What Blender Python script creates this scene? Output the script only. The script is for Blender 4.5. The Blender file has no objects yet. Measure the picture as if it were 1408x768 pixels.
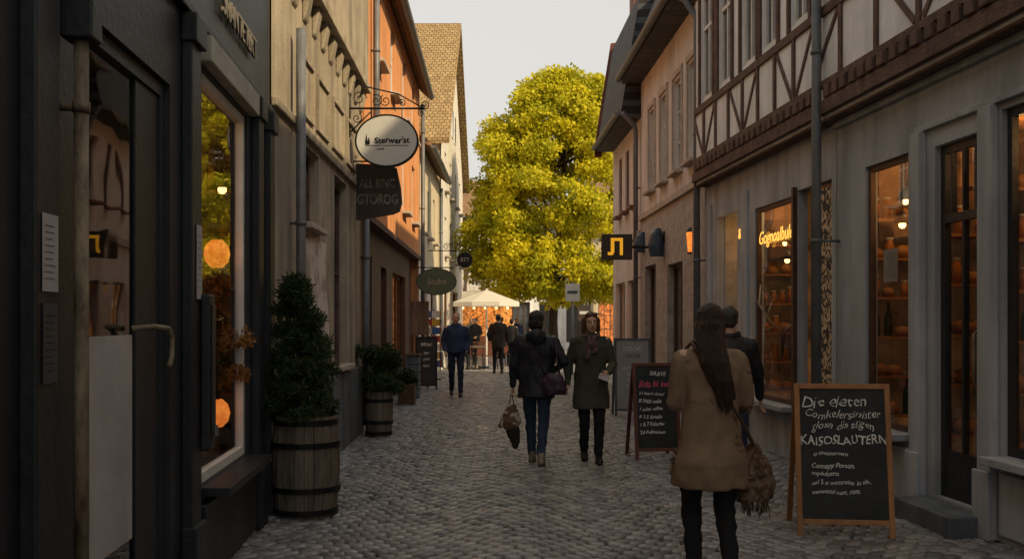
import bpy,bmesh,math,random
import numpy as np
from mathutils import Vector,Matrix,noise
random.seed(7); rng=np.random.default_rng(5)
R=math.radians; F=1408.0
V=Vector
col=bpy.context.scene.collection
def P(px,py,Y): return V(((px-704)/F*Y,Y,1.6-(py-440)/F*Y))
def tag(o,label=None,cat=None,group=None,kind=None):
    if label:o['label']=label
    if cat:o['category']=cat
    if group:o['group']=group
    if kind:o['kind']=kind
    return o
def thing(name,label,cat,loc=(0,0,0),rz=0,group=None):
    o=bpy.data.objects.new(name,None); col.objects.link(o); o.empty_display_size=.1
    o.location=loc; o.rotation_euler=(0,0,rz); return tag(o,label,cat,group)
def wm(o):
    m=Matrix.LocRotScale(o.location,o.rotation_euler,o.scale)
    return wm(o.parent)@m if o.parent else m
# ---------- mesh builder
class M:
    def __init__(s,o=1,k=1.0): s.v=[];s.f=[];s.o=o;s.k=k
    def add(s,vs,fs):
        n=len(s.v); s.v+= [tuple(v) for v in vs]; s.f+=[tuple(i+n for i in f) for f in fs]; return s
    def box(s,a,b,c,d,e,f):
        return s.add([(a,c,e),(b,c,e),(b,d,e),(a,d,e),(a,c,f),(b,c,f),(b,d,f),(a,d,f)],[(0,3,2,1),(4,5,6,7),(0,1,5,4),(1,2,6,5),(2,3,7,6),(3,0,4,7)])
    def quad(s,*p): return s.add(p,[tuple(range(len(p)))])
    def prs(s,poly,s0,s1):
        n=len(poly); vs=[(s0,w,z) for w,z in poly]+[(s1,w,z) for w,z in poly]
        return s.add(vs,[tuple(range(n)),tuple(range(2*n-1,n-1,-1))]+[(i,(i+1)%n,(i+1)%n+n,i+n) for i in range(n)])
    def prw(s,poly,w0,w1):
        n=len(poly); vs=[(a,w0,z) for a,z in poly]+[(a,w1,z) for a,z in poly]
        return s.add(vs,[tuple(range(n)),tuple(range(2*n-1,n-1,-1))]+[(i,(i+1)%n,(i+1)%n+n,i+n) for i in range(n)])
    def bar(s,p,q,wd,w0,w1):
        p=V(p);q=V(q);d=(q-p).normalized();n=V((-d.y,d.x))*wd/2
        return s.prw([tuple(p+n),tuple(p-n),tuple(q-n),tuple(q+n)],w0,w1)
    def tube(s,pts,r,n=8,closed=False):
        pts=[V(p) for p in pts]; rs=r if isinstance(r,(list,tuple)) else [r]*len(pts)
        vs=[];fs=[];N=len(pts); up=None
        for i,p in enumerate(pts):
            d=(pts[min(i+1,N-1)]-pts[max(i-1,0)])
            d=d.normalized() if d.length>1e-9 else V((0,0,1))
            if up is None: up=V((0,0,1)) if abs(d.z)<.9 else V((1,0,0))
            a=d.cross(up); 
            if a.length<1e-6: a=d.orthogonal()
            a.normalize(); b=a.cross(d).normalized(); up=b
            for j in range(n):
                t=2*math.pi*j/n; vs.append(p+a*math.cos(t)*rs[i]+b*math.sin(t)*rs[i])
        for i in range(N-1):
            for j in range(n): fs.append((i*n+j,i*n+(j+1)%n,(i+1)*n+(j+1)%n,(i+1)*n+j))
        fs.append(tuple(range(n))); fs.append(tuple((N-1)*n+j for j in range(n)))
        return s.add(vs,fs)
    def cap(s,a,b,ra,rb,n=12):
        a=V(a);b=V(b);d=(b-a).normalized()
        pts=[];rs=[]
        for t in (80,55,25): pts.append(a-d*ra*math.sin(R(t)));rs.append(ra*math.cos(R(t)))
        pts+=[a,b];rs+=[ra,rb]
        for t in (25,55,80): pts.append(b+d*rb*math.sin(R(t)));rs.append(rb*math.cos(R(t)))
        return s.tube(pts,rs,n)
    def rings(s,rg,n=20,pw=1.0):
        vs=[];fs=[]
        for c,rx,ry in rg:
            for j in range(n):
                t=2*math.pi*j/n; cx=math.cos(t);sy=math.sin(t)
                vs.append((c[0]+rx*math.copysign(abs(cx)**pw,cx),c[1]+ry*math.copysign(abs(sy)**pw,sy),c[2]))
        N=len(rg)
        for i in range(N-1):
            for j in range(n): fs.append((i*n+j,i*n+(j+1)%n,(i+1)*n+(j+1)%n,(i+1)*n+j))
        fs.append(tuple(range(n))); fs.append(tuple((N-1)*n+j for j in range(n)))
        return s.add(vs,fs)
    def ell(s,c,rx,ry,rz,n=14,m=None):
        vs=[];fs=[];h=n//2
        for i in range(1,h):
            t=math.pi*i/h
            for j in range(n):
                p=2*math.pi*j/n; q=V((rx*math.sin(t)*math.cos(p),ry*math.sin(t)*math.sin(p),rz*math.cos(t)))
                if m: q=m@q
                vs.append(V(c)+q)
        for i in range(h-2):
            for j in range(n): fs.append((i*n+j,i*n+(j+1)%n,(i+1)*n+(j+1)%n,(i+1)*n+j))
        q1=V((0,0,rz));q2=V((0,0,-rz))
        if m:q1=m@q1;q2=m@q2
        vs.append(V(c)+q1);vs.append(V(c)+q2);k=len(vs)
        for j in range(n): fs.append((k-2,(j+1)%n,j)); fs.append((k-1,(h-2)*n+j,(h-2)*n+(j+1)%n))
        return s.add(vs,fs)
    def mesh(s,name,recalc=True):
        me=bpy.data.meshes.new(name)
        me.from_pydata([(x*s.k,y*s.o*s.k,z*s.k) for x,y,z in s.v],[],s.f)
        if recalc:
            bm=bmesh.new();bm.from_mesh(me);bmesh.ops.recalc_face_normals(bm,faces=bm.faces[:]);bm.to_mesh(me);bm.free()
        return me
    def build(s,name,mat,parent=None,smooth=False,bev=0,recalc=True):
        me=s.mesh(name,recalc); me.materials.append(mat)
        if smooth: me.polygons.foreach_set('use_smooth',[True]*len(me.polygons))
        o=bpy.data.objects.new(name,me);col.objects.link(o);o.parent=parent
        if bev:
            b=o.modifiers.new('bevel','BEVEL');b.width=bev;b.segments=2;b.limit_method='ANGLE'
        return o
PEND=[]
def remesh(m,vox,name,mats,parent,disp=None,matfn=None,sm=3,stretch=(1,1,1)):
    me=m.mesh(name); o=bpy.data.objects.new(name,me);col.objects.link(o)
    md=o.modifiers.new('r','REMESH');md.mode='VOXEL';md.voxel_size=vox
    if sm:
        q=o.modifiers.new('s','SMOOTH');q.iterations=sm;q.factor=.5
    o.parent=parent;PEND.append((o,me,name,mats,disp,matfn,stretch));return o
def flush():
    dg=bpy.context.evaluated_depsgraph_get()
    res=[bpy.data.meshes.new_from_object(p[0].evaluated_get(dg)) for p in PEND]
    for new,(o,me,name,mats,disp,matfn,stretch) in zip(res,PEND):
        o.modifiers.clear(); o.data=new; bpy.data.meshes.remove(me);new.name=name
        for q in mats:new.materials.append(q)
        if disp:
            a,sc=disp; off=V((random.random()*9,)*3)
            for v in new.vertices:
                c=V((v.co.x*stretch[0],v.co.y*stretch[1],v.co.z*stretch[2]))*sc+off
                v.co+=v.normal*a*(noise.noise(c)+.5*noise.noise(c*2.3))
        if matfn:
            for p in new.polygons: p.material_index=matfn(p.center)
        new.polygons.foreach_set('use_smooth',[True]*len(new.polygons))
    PEND.clear()
# ---------- materials
def nt(name):
    m=bpy.data.materials.new(name);m.use_nodes=True;return m,m.node_tree.nodes,m.node_tree.links,m.node_tree.nodes['Principled BSDF']
def rgb(c): return (c[0],c[1],c[2],1)
def mat(name,c,c2=None,rough=.8,sc=3,bump=.15,bsc=60,metal=0,spec=.4,st=(1,1,1),emit=0,ec=None,stain=.0,p0=.35,p1=.65):
    m,N,L,B=nt(name)
    B.inputs['Roughness'].default_value=rough;B.inputs['Metallic'].default_value=metal;B.inputs['Specular IOR Level'].default_value=spec
    tc=N.new('ShaderNodeTexCoord');mp=N.new('ShaderNodeMapping');mp.inputs['Scale'].default_value=st
    L.new(tc.outputs['Object'],mp.inputs[0])
    if c2 is None:c2=tuple(x*.7 for x in c)
    n=N.new('ShaderNodeTexNoise');n.inputs['Scale'].default_value=sc;n.inputs['Detail'].default_value=8;n.inputs['Roughness'].default_value=.65
    L.new(mp.outputs[0],n.inputs['Vector'])
    r=N.new('ShaderNodeValToRGB');r.color_ramp.elements[0].position=p0;r.color_ramp.elements[1].position=p1
    r.color_ramp.elements[0].color=rgb(c2);r.color_ramp.elements[1].color=rgb(c)
    L.new(n.outputs['Fac'],r.inputs[0]);out=r.outputs[0]
    if stain:
        n3=N.new('ShaderNodeTexNoise');n3.inputs['Scale'].default_value=1.6;n3.inputs['Detail'].default_value=6
        mp3=N.new('ShaderNodeMapping');mp3.inputs['Scale'].default_value=(2.2,2.2,.35);L.new(tc.outputs['Object'],mp3.inputs[0]);L.new(mp3.outputs[0],n3.inputs['Vector'])
        r3=N.new('ShaderNodeValToRGB');r3.color_ramp.elements[0].position=.38;r3.color_ramp.elements[1].position=.6
        r3.color_ramp.elements[0].color=(1-stain,)*3+(1,);r3.color_ramp.elements[1].color=(1,1,1,1)
        L.new(n3.outputs['Fac'],r3.inputs[0])
        mx=N.new('ShaderNodeMixRGB');mx.blend_type='MULTIPLY';mx.inputs[0].default_value=1
        L.new(out,mx.inputs[1]);L.new(r3.outputs[0],mx.inputs[2]);out=mx.outputs[0]
    L.new(out,B.inputs['Base Color'])
    if bump:
        n2=N.new('ShaderNodeTexNoise');n2.inputs['Scale'].default_value=bsc;n2.inputs['Detail'].default_value=5;L.new(mp.outputs[0],n2.inputs['Vector'])
        b=N.new('ShaderNodeBump');b.inputs['Strength'].default_value=bump;b.inputs['Distance'].default_value=.02
        L.new(n2.outputs['Fac'],b.inputs['Height']);L.new(b.outputs[0],B.inputs['Normal'])
    if emit:
        if ec: B.inputs['Emission Color'].default_value=rgb(ec)
        else: L.new(out,B.inputs['Emission Color'])
        B.inputs['Emission Strength'].default_value=emit
    return m
def brick(name,c1,c2,mo,w,h,ax=('X','Z'),zs=1,rough=.8,ms=.01,bump=.6,off=.5):
    m,N,L,B=nt(name);B.inputs['Roughness'].default_value=rough
    tc=N.new('ShaderNodeTexCoord');sp=N.new('ShaderNodeSeparateXYZ');cb=N.new('ShaderNodeCombineXYZ')
    L.new(tc.outputs['Object'],sp.inputs[0]);L.new(sp.outputs[ax[0]],cb.inputs[0])
    mu=N.new('ShaderNodeMath');mu.operation='MULTIPLY';mu.inputs[1].default_value=zs;L.new(sp.outputs[ax[1]],mu.inputs[0]);L.new(mu.outputs[0],cb.inputs[1])
    br=N.new('ShaderNodeTexBrick');br.inputs['Scale'].default_value=1;br.inputs['Brick Width'].default_value=w;br.inputs['Row Height'].default_value=h
    br.inputs['Mortar Size'].default_value=ms;br.inputs['Color1'].default_value=rgb(c1);br.inputs['Color2'].default_value=rgb(c2);br.inputs['Mortar'].default_value=rgb(mo);br.offset=off
    L.new(cb.outputs[0],br.inputs[0])
    n=N.new('ShaderNodeTexNoise');n.inputs['Scale'].default_value=5;n.inputs['Detail'].default_value=8;L.new(tc.outputs['Object'],n.inputs['Vector'])
    r=N.new('ShaderNodeValToRGB');r.color_ramp.elements[0].position=.3;r.color_ramp.elements[0].color=(.6,.6,.6,1);r.color_ramp.elements[1].position=.7;L.new(n.outputs['Fac'],r.inputs[0])
    mx=N.new('ShaderNodeMixRGB');mx.blend_type='MULTIPLY';mx.inputs[0].default_value=1;L.new(br.outputs['Color'],mx.inputs[1]);L.new(r.outputs[0],mx.inputs[2]);L.new(mx.outputs[0],B.inputs['Base Color'])
    b=N.new('ShaderNodeBump');b.inputs['Strength'].default_value=bump;b.inputs['Distance'].default_value=.03;b.invert=True
    L.new(br.outputs['Fac'],b.inputs['Height']);L.new(b.outputs[0],B.inputs['Normal'])
    return m
def emis(name,c,s):
    m,N,L,B=nt(name);B.inputs['Base Color'].default_value=rgb(c);B.inputs['Emission Color'].default_value=rgb(c);B.inputs['Emission Strength'].default_value=s;return m
def glassmat():
    m,N,L,B=nt('clear_glass');N.remove(B);o=N['Material Output']
    t=N.new('ShaderNodeBsdfTransparent');t.inputs[0].default_value=(.93,.93,.91,1);g=N.new('ShaderNodeBsdfGlossy');g.inputs['Roughness'].default_value=.02
    lw=N.new('ShaderNodeLayerWeight');lw.inputs[0].default_value=.5
    pw=N.new('ShaderNodeMath');pw.operation='POWER';pw.inputs[1].default_value=4;L.new(lw.outputs['Facing'],pw.inputs[0])
    ma=N.new('ShaderNodeMath');ma.operation='MULTIPLY_ADD';ma.inputs[1].default_value=.9;ma.inputs[2].default_value=.09;L.new(pw.outputs[0],ma.inputs[0])
    x=N.new('ShaderNodeMixShader')
    n=N.new('ShaderNodeTexNoise');n.inputs['Scale'].default_value=1.2;tc=N.new('ShaderNodeTexCoord');L.new(tc.outputs['Object'],n.inputs['Vector'])
    b=N.new('ShaderNodeBump');b.inputs['Strength'].default_value=.05;b.inputs['Distance'].default_value=.1;L.new(n.outputs['Fac'],b.inputs['Height']);L.new(b.outputs[0],g.inputs['Normal'])
    L.new(ma.outputs[0],x.inputs[0]);L.new(t.outputs[0],x.inputs[1]);L.new(g.outputs[0],x.inputs[2]);L.new(x.outputs[0],o.inputs[0]);return m
def leafmat(name,c1,c2,trans=.35):
    m,N,L,B=nt(name);o=N['Material Output'];B.inputs['Roughness'].default_value=.5;B.inputs['Specular IOR Level'].default_value=.25
    g=N.new('ShaderNodeNewGeometry');r=N.new('ShaderNodeValToRGB');r.color_ramp.elements[0].color=rgb(c1);r.color_ramp.elements[1].color=rgb(c2)
    tc=N.new('ShaderNodeTexCoord');n=N.new('ShaderNodeTexNoise');n.inputs['Scale'].default_value=.9;n.inputs['Detail'].default_value=2;L.new(tc.outputs['Object'],n.inputs['Vector'])
    a=N.new('ShaderNodeMath');a.operation='MULTIPLY_ADD';a.inputs[1].default_value=.5;L.new(g.outputs['Random Per Island'],a.inputs[0])
    s=N.new('ShaderNodeMath');s.operation='MULTIPLY_ADD';s.inputs[1].default_value=1.6;s.inputs[2].default_value=-.5;L.new(n.outputs['Fac'],s.inputs[0]);L.new(s.outputs[0],a.inputs[2])
    L.new(a.outputs[0],r.inputs[0]);L.new(r.outputs[0],B.inputs['Base Color'])
    t=N.new('ShaderNodeBsdfTranslucent');L.new(r.outputs[0],t.inputs[0]);x=N.new('ShaderNodeMixShader');x.inputs[0].default_value=trans
    L.new(B.outputs[0],x.inputs[1]);L.new(t.outputs[0],x.inputs[2]);L.new(x.outputs[0],o.inputs[0]);return m
def blobmat(name,c1,c2,sc,dist=2,rough=.7):
    m,N,L,B=nt(name);B.inputs['Roughness'].default_value=rough
    tc=N.new('ShaderNodeTexCoord');n=N.new('ShaderNodeTexNoise');n.inputs['Scale'].default_value=sc;n.inputs['Detail'].default_value=1;n.inputs['Distortion'].default_value=dist;L.new(tc.outputs['Object'],n.inputs['Vector'])
    r=N.new('ShaderNodeValToRGB');r.color_ramp.elements[0].position=.49;r.color_ramp.elements[1].position=.52;r.color_ramp.elements[0].color=rgb(c1);r.color_ramp.elements[1].color=rgb(c2)
    L.new(n.outputs['Fac'],r.inputs[0]);L.new(r.outputs[0],B.inputs['Base Color']);return m
G={}
G['black']=mat('black_paint',(.026,.029,.034),(.015,.017,.02),rough=.48,bump=.2,bsc=25,stain=.3)
G['cream']=mat('worn_cream_paint',(.45,.41,.33),(.28,.25,.19),rough=.6)
G['white']=mat('white_paint',(.72,.71,.68),(.55,.54,.51),rough=.5)
G['beige']=mat('beige_plaster',(.44,.37,.275),(.31,.26,.19),rough=.9,sc=2,bump=.4,bsc=30,stain=.4)
G['stone']=mat('pale_stone',(.52,.46,.39),(.38,.33,.28),rough=.9,sc=5,bump=.5,bsc=25)
G['peel']=mat('peeling_pale_plaster',(.62,.53,.48),(.36,.30,.24),rough=.95,sc=2.2,bump=.8,bsc=14,p0=.44,p1=.52)
G['orange']=mat('orange_plaster',(.74,.33,.13),(.62,.26,.095),rough=.9,sc=1.5,bump=.3,bsc=40,stain=.2)
G['yellow']=mat('cream_yellow_plaster',(.64,.55,.38),(.5,.42,.28),rough=.9,stain=.2)
G['pwhite']=mat('white_plaster',(.72,.68,.6),(.6,.55,.47),rough=.9,stain=.2)
G['grey']=mat('grey_render',(.42,.435,.465),(.34,.355,.38),rough=.85,sc=1.7,bump=.3,bsc=45,stain=.3)
G['greyl']=mat('light_grey_render',(.47,.485,.515),(.39,.402,.43),rough=.85,sc=1.9,bump=.25,bsc=45,stain=.3)
G['infill']=mat('plaster_infill',(.85,.86,.88),(.72,.73,.75),rough=.9,sc=2.5,stain=.2)
G['pink']=mat('greyish_pink_plaster',(.72,.68,.65),(.62,.575,.545),rough=.9,sc=2,stain=.22,bump=.25)
G['timber']=mat('old_dark_timber',(.15,.085,.063),(.065,.039,.03),rough=.8,sc=6,st=(1,1,1),bump=.6,bsc=35)
G['brown']=mat('brown_wood',(.10,.05,.028),(.055,.028,.016),rough=.6,sc=8)
G['redwood']=mat('red_brown_wood',(.17,.055,.035),(.11,.035,.022),rough=.6)
G['oak']=mat('oak_frame',(.42,.2,.07),(.28,.125,.045),rough=.5,sc=9,st=(1,1,.2),bump=.2)
G['plinth']=mat('blue_grey_plinth',(.15,.17,.19),(.09,.105,.12),rough=.8,stain=.4)
G['metal']=mat('grey_zinc',(.17,.18,.195),(.11,.118,.128),rough=.5,metal=.2,sc=5)
G['iron']=mat('wrought_iron',(.012,.012,.012),rough=.5,metal=.4)
G['rust']=mat('worn_rusty_pipe',(.28,.22,.14),(.06,.035,.02),rough=.7,sc=9,st=(1,1,.4),bump=.4)
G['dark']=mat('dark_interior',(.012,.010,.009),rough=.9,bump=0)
G['warmglow']=mat('warm_glow_interior',(.42,.18,.05),(.05,.02,.007),rough=.8,sc=3.2,emit=.22)  # lamplight put into the room walls as emission
G['dimglow']=mat('dim_glow_interior',(.20,.09,.03),(.03,.014,.007),rough=.8,sc=2.5,emit=.15)  # weaker painted glow for dim rooms and shelf backs
G['goods']=mat('glowing_goods_pattern',(.9,.38,.09),(.04,.02,.01),rough=.8,sc=9,emit=.55)  # noise pattern for goods, with shop light painted in as emission
G['glass']=glassmat()
G['wglass']=mat('window_glass',(.07,.078,.085),(.03,.033,.037),rough=.06,spec=.9,bump=.03,bsc=1.5,sc=1.2)
G['slate']=brick('slate_tiles',(.10,.11,.12),(.06,.068,.076),(.02,.02,.02),.26,.16,zs=1.1,ms=.012)
G['tile']=brick('brown_roof_tiles',(.38,.22,.10),(.27,.15,.065),(.06,.035,.02),.19,.15,zs=1.4,ms=.014)
G['tiley']=brick('brown_roof_tiles_cross',(.44,.30,.125),(.35,.22,.085),(.12,.07,.035),.17,.17,ax=('Y','Z'),zs=1.4,ms=.014)
G['ashlar']=brick('beige_ashlar',(.50,.46,.42),(.45,.41,.37),(.36,.33,.30),.5,.25,ms=.006,bump=.2)
G['bark']=mat('bark',(.07,.05,.035),(.03,.022,.016),rough=.9,st=(1,1,.3),sc=12,bump=.9,bsc=20)
G['leaf']=leafmat('linden_leaves',(.24,.28,.012),(.88,.76,.035),.5)
G['shrub']=leafmat('shrub_leaves',(.018,.034,.012),(.06,.09,.03),.2)
G['barrel']=mat('weathered_barrel_oak',(.19,.155,.12),(.07,.055,.042),rough=.8,st=(1,1,.15),sc=14,bump=.6,bsc=30)
G['skin']=mat('skin',(.62,.37,.26),(.55,.32,.22),rough=.5,bump=.05)
G['chalk']=mat('chalkboard',(.014,.017,.017),(.034,.038,.038),rough=.7,sc=4,bump=.05)
G['chalkw']=mat('chalk_white',(.9,.9,.87),(.6,.6,.58),sc=45,rough=.9,bump=0)
G['chalkp']=mat('chalk_pink',(.8,.12,.22),rough=.9,bump=0)
G['gold']=emis('glowing_gold_letters',(1,.5,.08),1.5)  # glow added to the gold lettering itself, which is no lamp
G['bulb']=emis('lamp_glow',(1,.55,.18),6)
G['glow']=mat('amber_lantern_glow',(1.0,.30,.05),(.7,.15,.02),rough=.6,sc=14,emit=1.2)
G['panel']=blobmat('wavy_cream_black_panel',(.02,.018,.015),(.55,.42,.27),7,3)
G['bread']=mat('baked_crust',(.55,.28,.09),(.33,.14,.04),rough=.6)
G['paper']=mat('paper',(.46,.42,.40),(.33,.3,.285),rough=.8,bump=.05)
G['signdark']=mat('sign_brown_black',(.06,.043,.035),(.034,.025,.02),rough=.6)
G['signwhite']=mat('sign_cream_white',(.6,.6,.56),(.5,.5,.46),rough=.5)
G['yell']=emis('yellow_sign_mark',(.9,.42,.02),.6)
# ---------- camera, world, sun
cam=bpy.data.cameras.new('Camera');co=bpy.data.objects.new('Camera',cam);col.objects.link(co)
co.location=(0,0,1.6);co.rotation_euler=(R(90),0,0);cam.sensor_width=36;cam.lens=36;cam.shift_y=56/F;cam.clip_end=2000
bpy.context.scene.camera=co
EL=R(36)
sd=V((.80*math.cos(EL),-.60*math.cos(EL),math.sin(EL)))
sun=bpy.data.lights.new('sun','SUN');sun.energy=4.9;sun.angle=R(.6);sun.color=(1,.78,.46)
so=bpy.data.objects.new('sun',sun);col.objects.link(so);so.rotation_euler=sd.to_track_quat('Z','Y').to_euler()
w=bpy.data.worlds.new('World');bpy.context.scene.world=w;w.use_nodes=True
N=w.node_tree.nodes;L=w.node_tree.links;bg=N['Background']
sk=N.new('ShaderNodeTexSky');sk.sky_type='NISHITA';sk.sun_disc=False;sk.sun_elevation=EL;sk.sun_rotation=math.atan2(.8,-.6);sk.dust_density=4;sk.air_density=1.2
hs=N.new('ShaderNodeHueSaturation');hs.inputs['Saturation'].default_value=.25;hs.inputs['Value'].default_value=1.0;L.new(sk.outputs[0],hs.inputs['Color'])
mx=N.new('ShaderNodeMixRGB');mx.blend_type='MIX';mx.inputs[0].default_value=.75;mx.inputs[2].default_value=(5.6,5.4,5.0,1);L.new(hs.outputs[0],mx.inputs[1])
L.new(mx.outputs[0],bg.inputs[0]);bg.inputs[1].default_value=.15
sc=bpy.context.scene;sc.view_settings.view_transform='Standard';sc.view_settings.look='None';sc.view_settings.exposure=0
# ---------- text
TP=[]
def mtx(o,x,up):
    x=V(x).normalized();up=V(up).normalized();n=x.cross(up).normalized();up=n.cross(x)
    return Matrix(((x.x,up.x,n.x,o[0]),(x.y,up.y,n.y,o[1]),(x.z,up.z,n.z,o[2]),(0,0,0,1)))
def text(body,size,m,parent,W,align='CENTER',shear=0,ext=.002,name='lettering',sx=1,bold=0,wob=0):
    c=bpy.data.curves.new(name,'FONT');c.body=body;c.size=size;c.align_x=align;c.align_y='CENTER';c.extrude=ext;c.shear=shear;c.space_line=.95;c.offset=bold;c.resolution_u=3
    o=bpy.data.objects.new('tmp',c);col.objects.link(o);TP.append((o,m,parent,W,name,sx,wm(parent).inverted()@W,wob*size))
def flush_text():
    dg=bpy.context.evaluated_depsgraph_get()
    ms=[bpy.data.meshes.new_from_object(t[0].evaluated_get(dg)) for t in TP]
    for k,(me,(o,m,parent,W,name,sx,X,wob)) in enumerate(zip(ms,TP)):
        bpy.data.objects.remove(o);me.materials.clear();me.materials.append(m);me.name=name
        if wob:
            for v in me.vertices:
                q=V((v.co.x*11,v.co.y*11,k*3.7));v.co.y+=wob*noise.noise(V((v.co.x*9,0,k*2.1)))*1.3+wob*.6*noise.noise(q*2);v.co.x+=wob*.8*noise.noise(q*2+V((5,5,5)))
        me.transform(Matrix.Diagonal((sx,1,1,1)));me.transform(X)
        q=bpy.data.objects.new(name,me);col.objects.link(q);q.parent=parent
# ================= PEOPLE
def ik(a,b,l1,l2,bend):
    a=V(a);b=V(b);d=b-a;u=d.normalized();Ln=min(d.length,l1+l2-1e-3);x=(l1*l1-l2*l2+Ln*Ln)/(2*Ln);h=math.sqrt(max(l1*l1-x*x,0))
    bend=V(bend);p=(bend-u*bend.dot(u)).normalized();return a+u*x+p*h,a+u*Ln
def hand(m,w,d,sv,curl):
    d=d.normalized();sv=(sv-d*sv.dot(d)).normalized();nv=d.cross(sv)
    for i,(off,ln) in enumerate(((.027,.068),(.009,.075),(-.009,.07),(-.027,.055))):
        k=w+d*.085+sv*off; m.cap(w+d*.01+sv*off*.7,k,.014,.0125,8)
        c=curl; p1=k+(d*math.cos(c)+nv*math.sin(c))*ln*.55; p2=p1+(d*math.cos(c*2)+nv*math.sin(c*2))*ln*.45
        m.cap(k,p1,.0095,.009,8);m.cap(p1,p2,.009,.0075,8)
    t=w+d*.03+sv*.03+nv*.005; t2=t+(d*.8+sv*.6+nv*.3).normalized()*.035;m.cap(w+d*.015+sv*.012,t,.014,.012,8);m.cap(t,t2,.011,.0095,8);m.cap(t2,t2+(d*.9+sv*.2+nv*.3).normalized()*.027,.0095,.008,8)
lipm=mat('lips',(.35,.1,.09),rough=.4,bump=0)
def person(label,loc,rz,H,pants,coat,hairm,shoem,fl,fr,hl,hr,hem=.85,wide=1.0,yaw=0,hair='short',vox=.009,face=False,fold=(.012,9),coatname='coat',group=None,flare=1.0,curl=.5,tilt=0,hood=False,elb=None):
    r=thing('person',label,'person',loc,rz,group);k=H/1.7
    m=M(k=k)
    sh=[V((-.165*wide,0,1.385)),V((.165*wide,0,1.385))];hp=[V((-.088,0,.9)),V((.088,0,.9))]
    hands=[V(hl),V(hr)];feet=[V(fl),V(fr)]
    hy=Matrix.Rotation(yaw,3,'Z')@Matrix.Rotation(tilt,3,'X')
    hc=V((0,.015,1.585))
    def hd(x,y,z): return hc+hy@V((x,y,z))
    m.ell(hd(0,-.008,.022),.077,.098,.095,16,hy);m.ell(hd(0,.03,-.035),.060,.068,.078,14,hy);m.ell(hd(0,.055,-.085),.03,.028,.025,10,hy)
    m.cap(hd(0,.098,.01),hd(0,.115,-.022),.008,.013,8)
    m.cap(hd(-.042,.078,.03),hd(.042,.078,.03),.012,.012,8);m.ell(hd(0,.088,-.052),.022,.012,.009,8,hy)
    for sx in(-1,1):m.ell(hd(.078*sx,-.005,-.008),.01,.02,.032,8,hy)
    m.cap((0,-.005,1.38),hd(0,-.015,-.05),.058,.052)
    m.rings([((0,0,.86),.14,.1),((0,0,.95),.165,.115),((0,0,1.08),.13,.09),((0,0,1.22),.145,.1),((0,-.005,1.34),.15,.095),((0,-.01,1.42),.08,.06)])
    kn=[];el=[];wr=[]
    for i in(0,1):
        kk,an=ik(hp[i],feet[i],.425,.415,(0,1,0) if feet[i].y<.35 else (0,.6,1));kn.append(kk)
        m.cap(hp[i],kk,.083,.056);m.cap(kk+V((0,-.008,-.04)),an,.054,.036);m.cap(an,an+V((0,.1,-.045)),.036,.028)
        s_=(-1 if i==0 else 1)
        e,wv=ik(sh[i],hands[i],.285,.25,(s_*elb,-1,0) if elb is not None else (s_*.6,-1,0));el.append(e);wr.append(wv)
        m.cap(sh[i],e,.048,.038);m.cap(e,wv,.038,.024)
        hand(m,wv,(wv-e),V((0,1,0)) if abs((wv-e).normalized().y)<.8 else V((0,0,1)),curl)
    zb=.93*k
    remesh(m,vox*.8,'body',[G['skin'],pants],r,None,lambda c:1 if (c.z<zb and abs(c.x)<.2*k) else 0)
    c=M(k=k);f=flare
    rg=[((0,0,hem),.185*f,.155*f)] if hem<.8 else []
    if hem<.75: rg.append(((0,0,.75),.19*(1+(f-1)*.7),.16*(1+(f-1)*.6)))
    rg+=[((0,0,max(.88,hem)),.19,.15),((0,0,1.0),.185*wide,.14),((0,0,1.1),.175*wide,.13),((0,0,1.22),.185*wide,.14),((0,-.005,1.32),.185*wide,.13),((0,-.01,1.40),.14*wide,.10),((0,-.01,1.46),.072,.068)]
    if hem<.8:
        mx_=(kn[0]+kn[1])/2
        rg[0]=((mx_.x*.5,mx_.y*.5,hem),rg[0][1],rg[0][2])
    c.rings(rg,24)
    for i in(0,1):
        c.cap(sh[i]+V((0,0,-.02)),el[i],.066,.054);c.cap(el[i],el[i].lerp(wr[i],.93),.053,.041)
    c.cap(sh[0]+V((.03,0,-.008)),sh[1]-V((.03,0,.008)),.064,.064)
    c.tube([V((.085*math.cos(t),.075*math.sin(t)-.012,1.455+.012*math.cos(t*2))) for t in [i*math.pi/8 for i in range(17)]],.024,8)
    if hood: c.ell((0,-.115,1.42),.12,.065,.085)
    remesh(c,vox*1.15,coatname,[coat],r,fold,stretch=(1,1,.6),sm=3)
    for i in(0,1):
        s=M(k=k);a=feet[i];zz=a.z-.08
        s.rings([((a.x,a.y+.045,zz+.002),.043,.125),((a.x,a.y+.045,zz+.03),.046,.13),((a.x,a.y+.035,zz+.055),.042,.11),((a.x,a.y-.005,zz+.08),.038,.055),((a.x,a.y-.015,zz+.13),.042,.045)],16)
        s.build('shoe',shoem,r,True)
        t=M(k=k);t.cap(kn[i]+V((0,0,0)),feet[i]+V((0,-.005,.035)),.064,.05);t.cap(hp[i],kn[i],.094,.066)
        remesh(t,vox*1.4,'trouser_leg',[pants],r,(.012,14),sm=1)
    h=M(k=k)
    if hair=='short':
        h.ell(hd(0,-.026,.040),.083,.092,.086,16,hy);h.ell(hd(0,-.045,-.01),.076,.06,.07,14,hy)
    elif hair!='bald':
        h.ell(hd(0,-.022,.035),.087,.098,.095,16,hy);h.ell(hd(0,-.05,-.02),.078,.065,.075,14,hy)
    st=(1,1,1)
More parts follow.
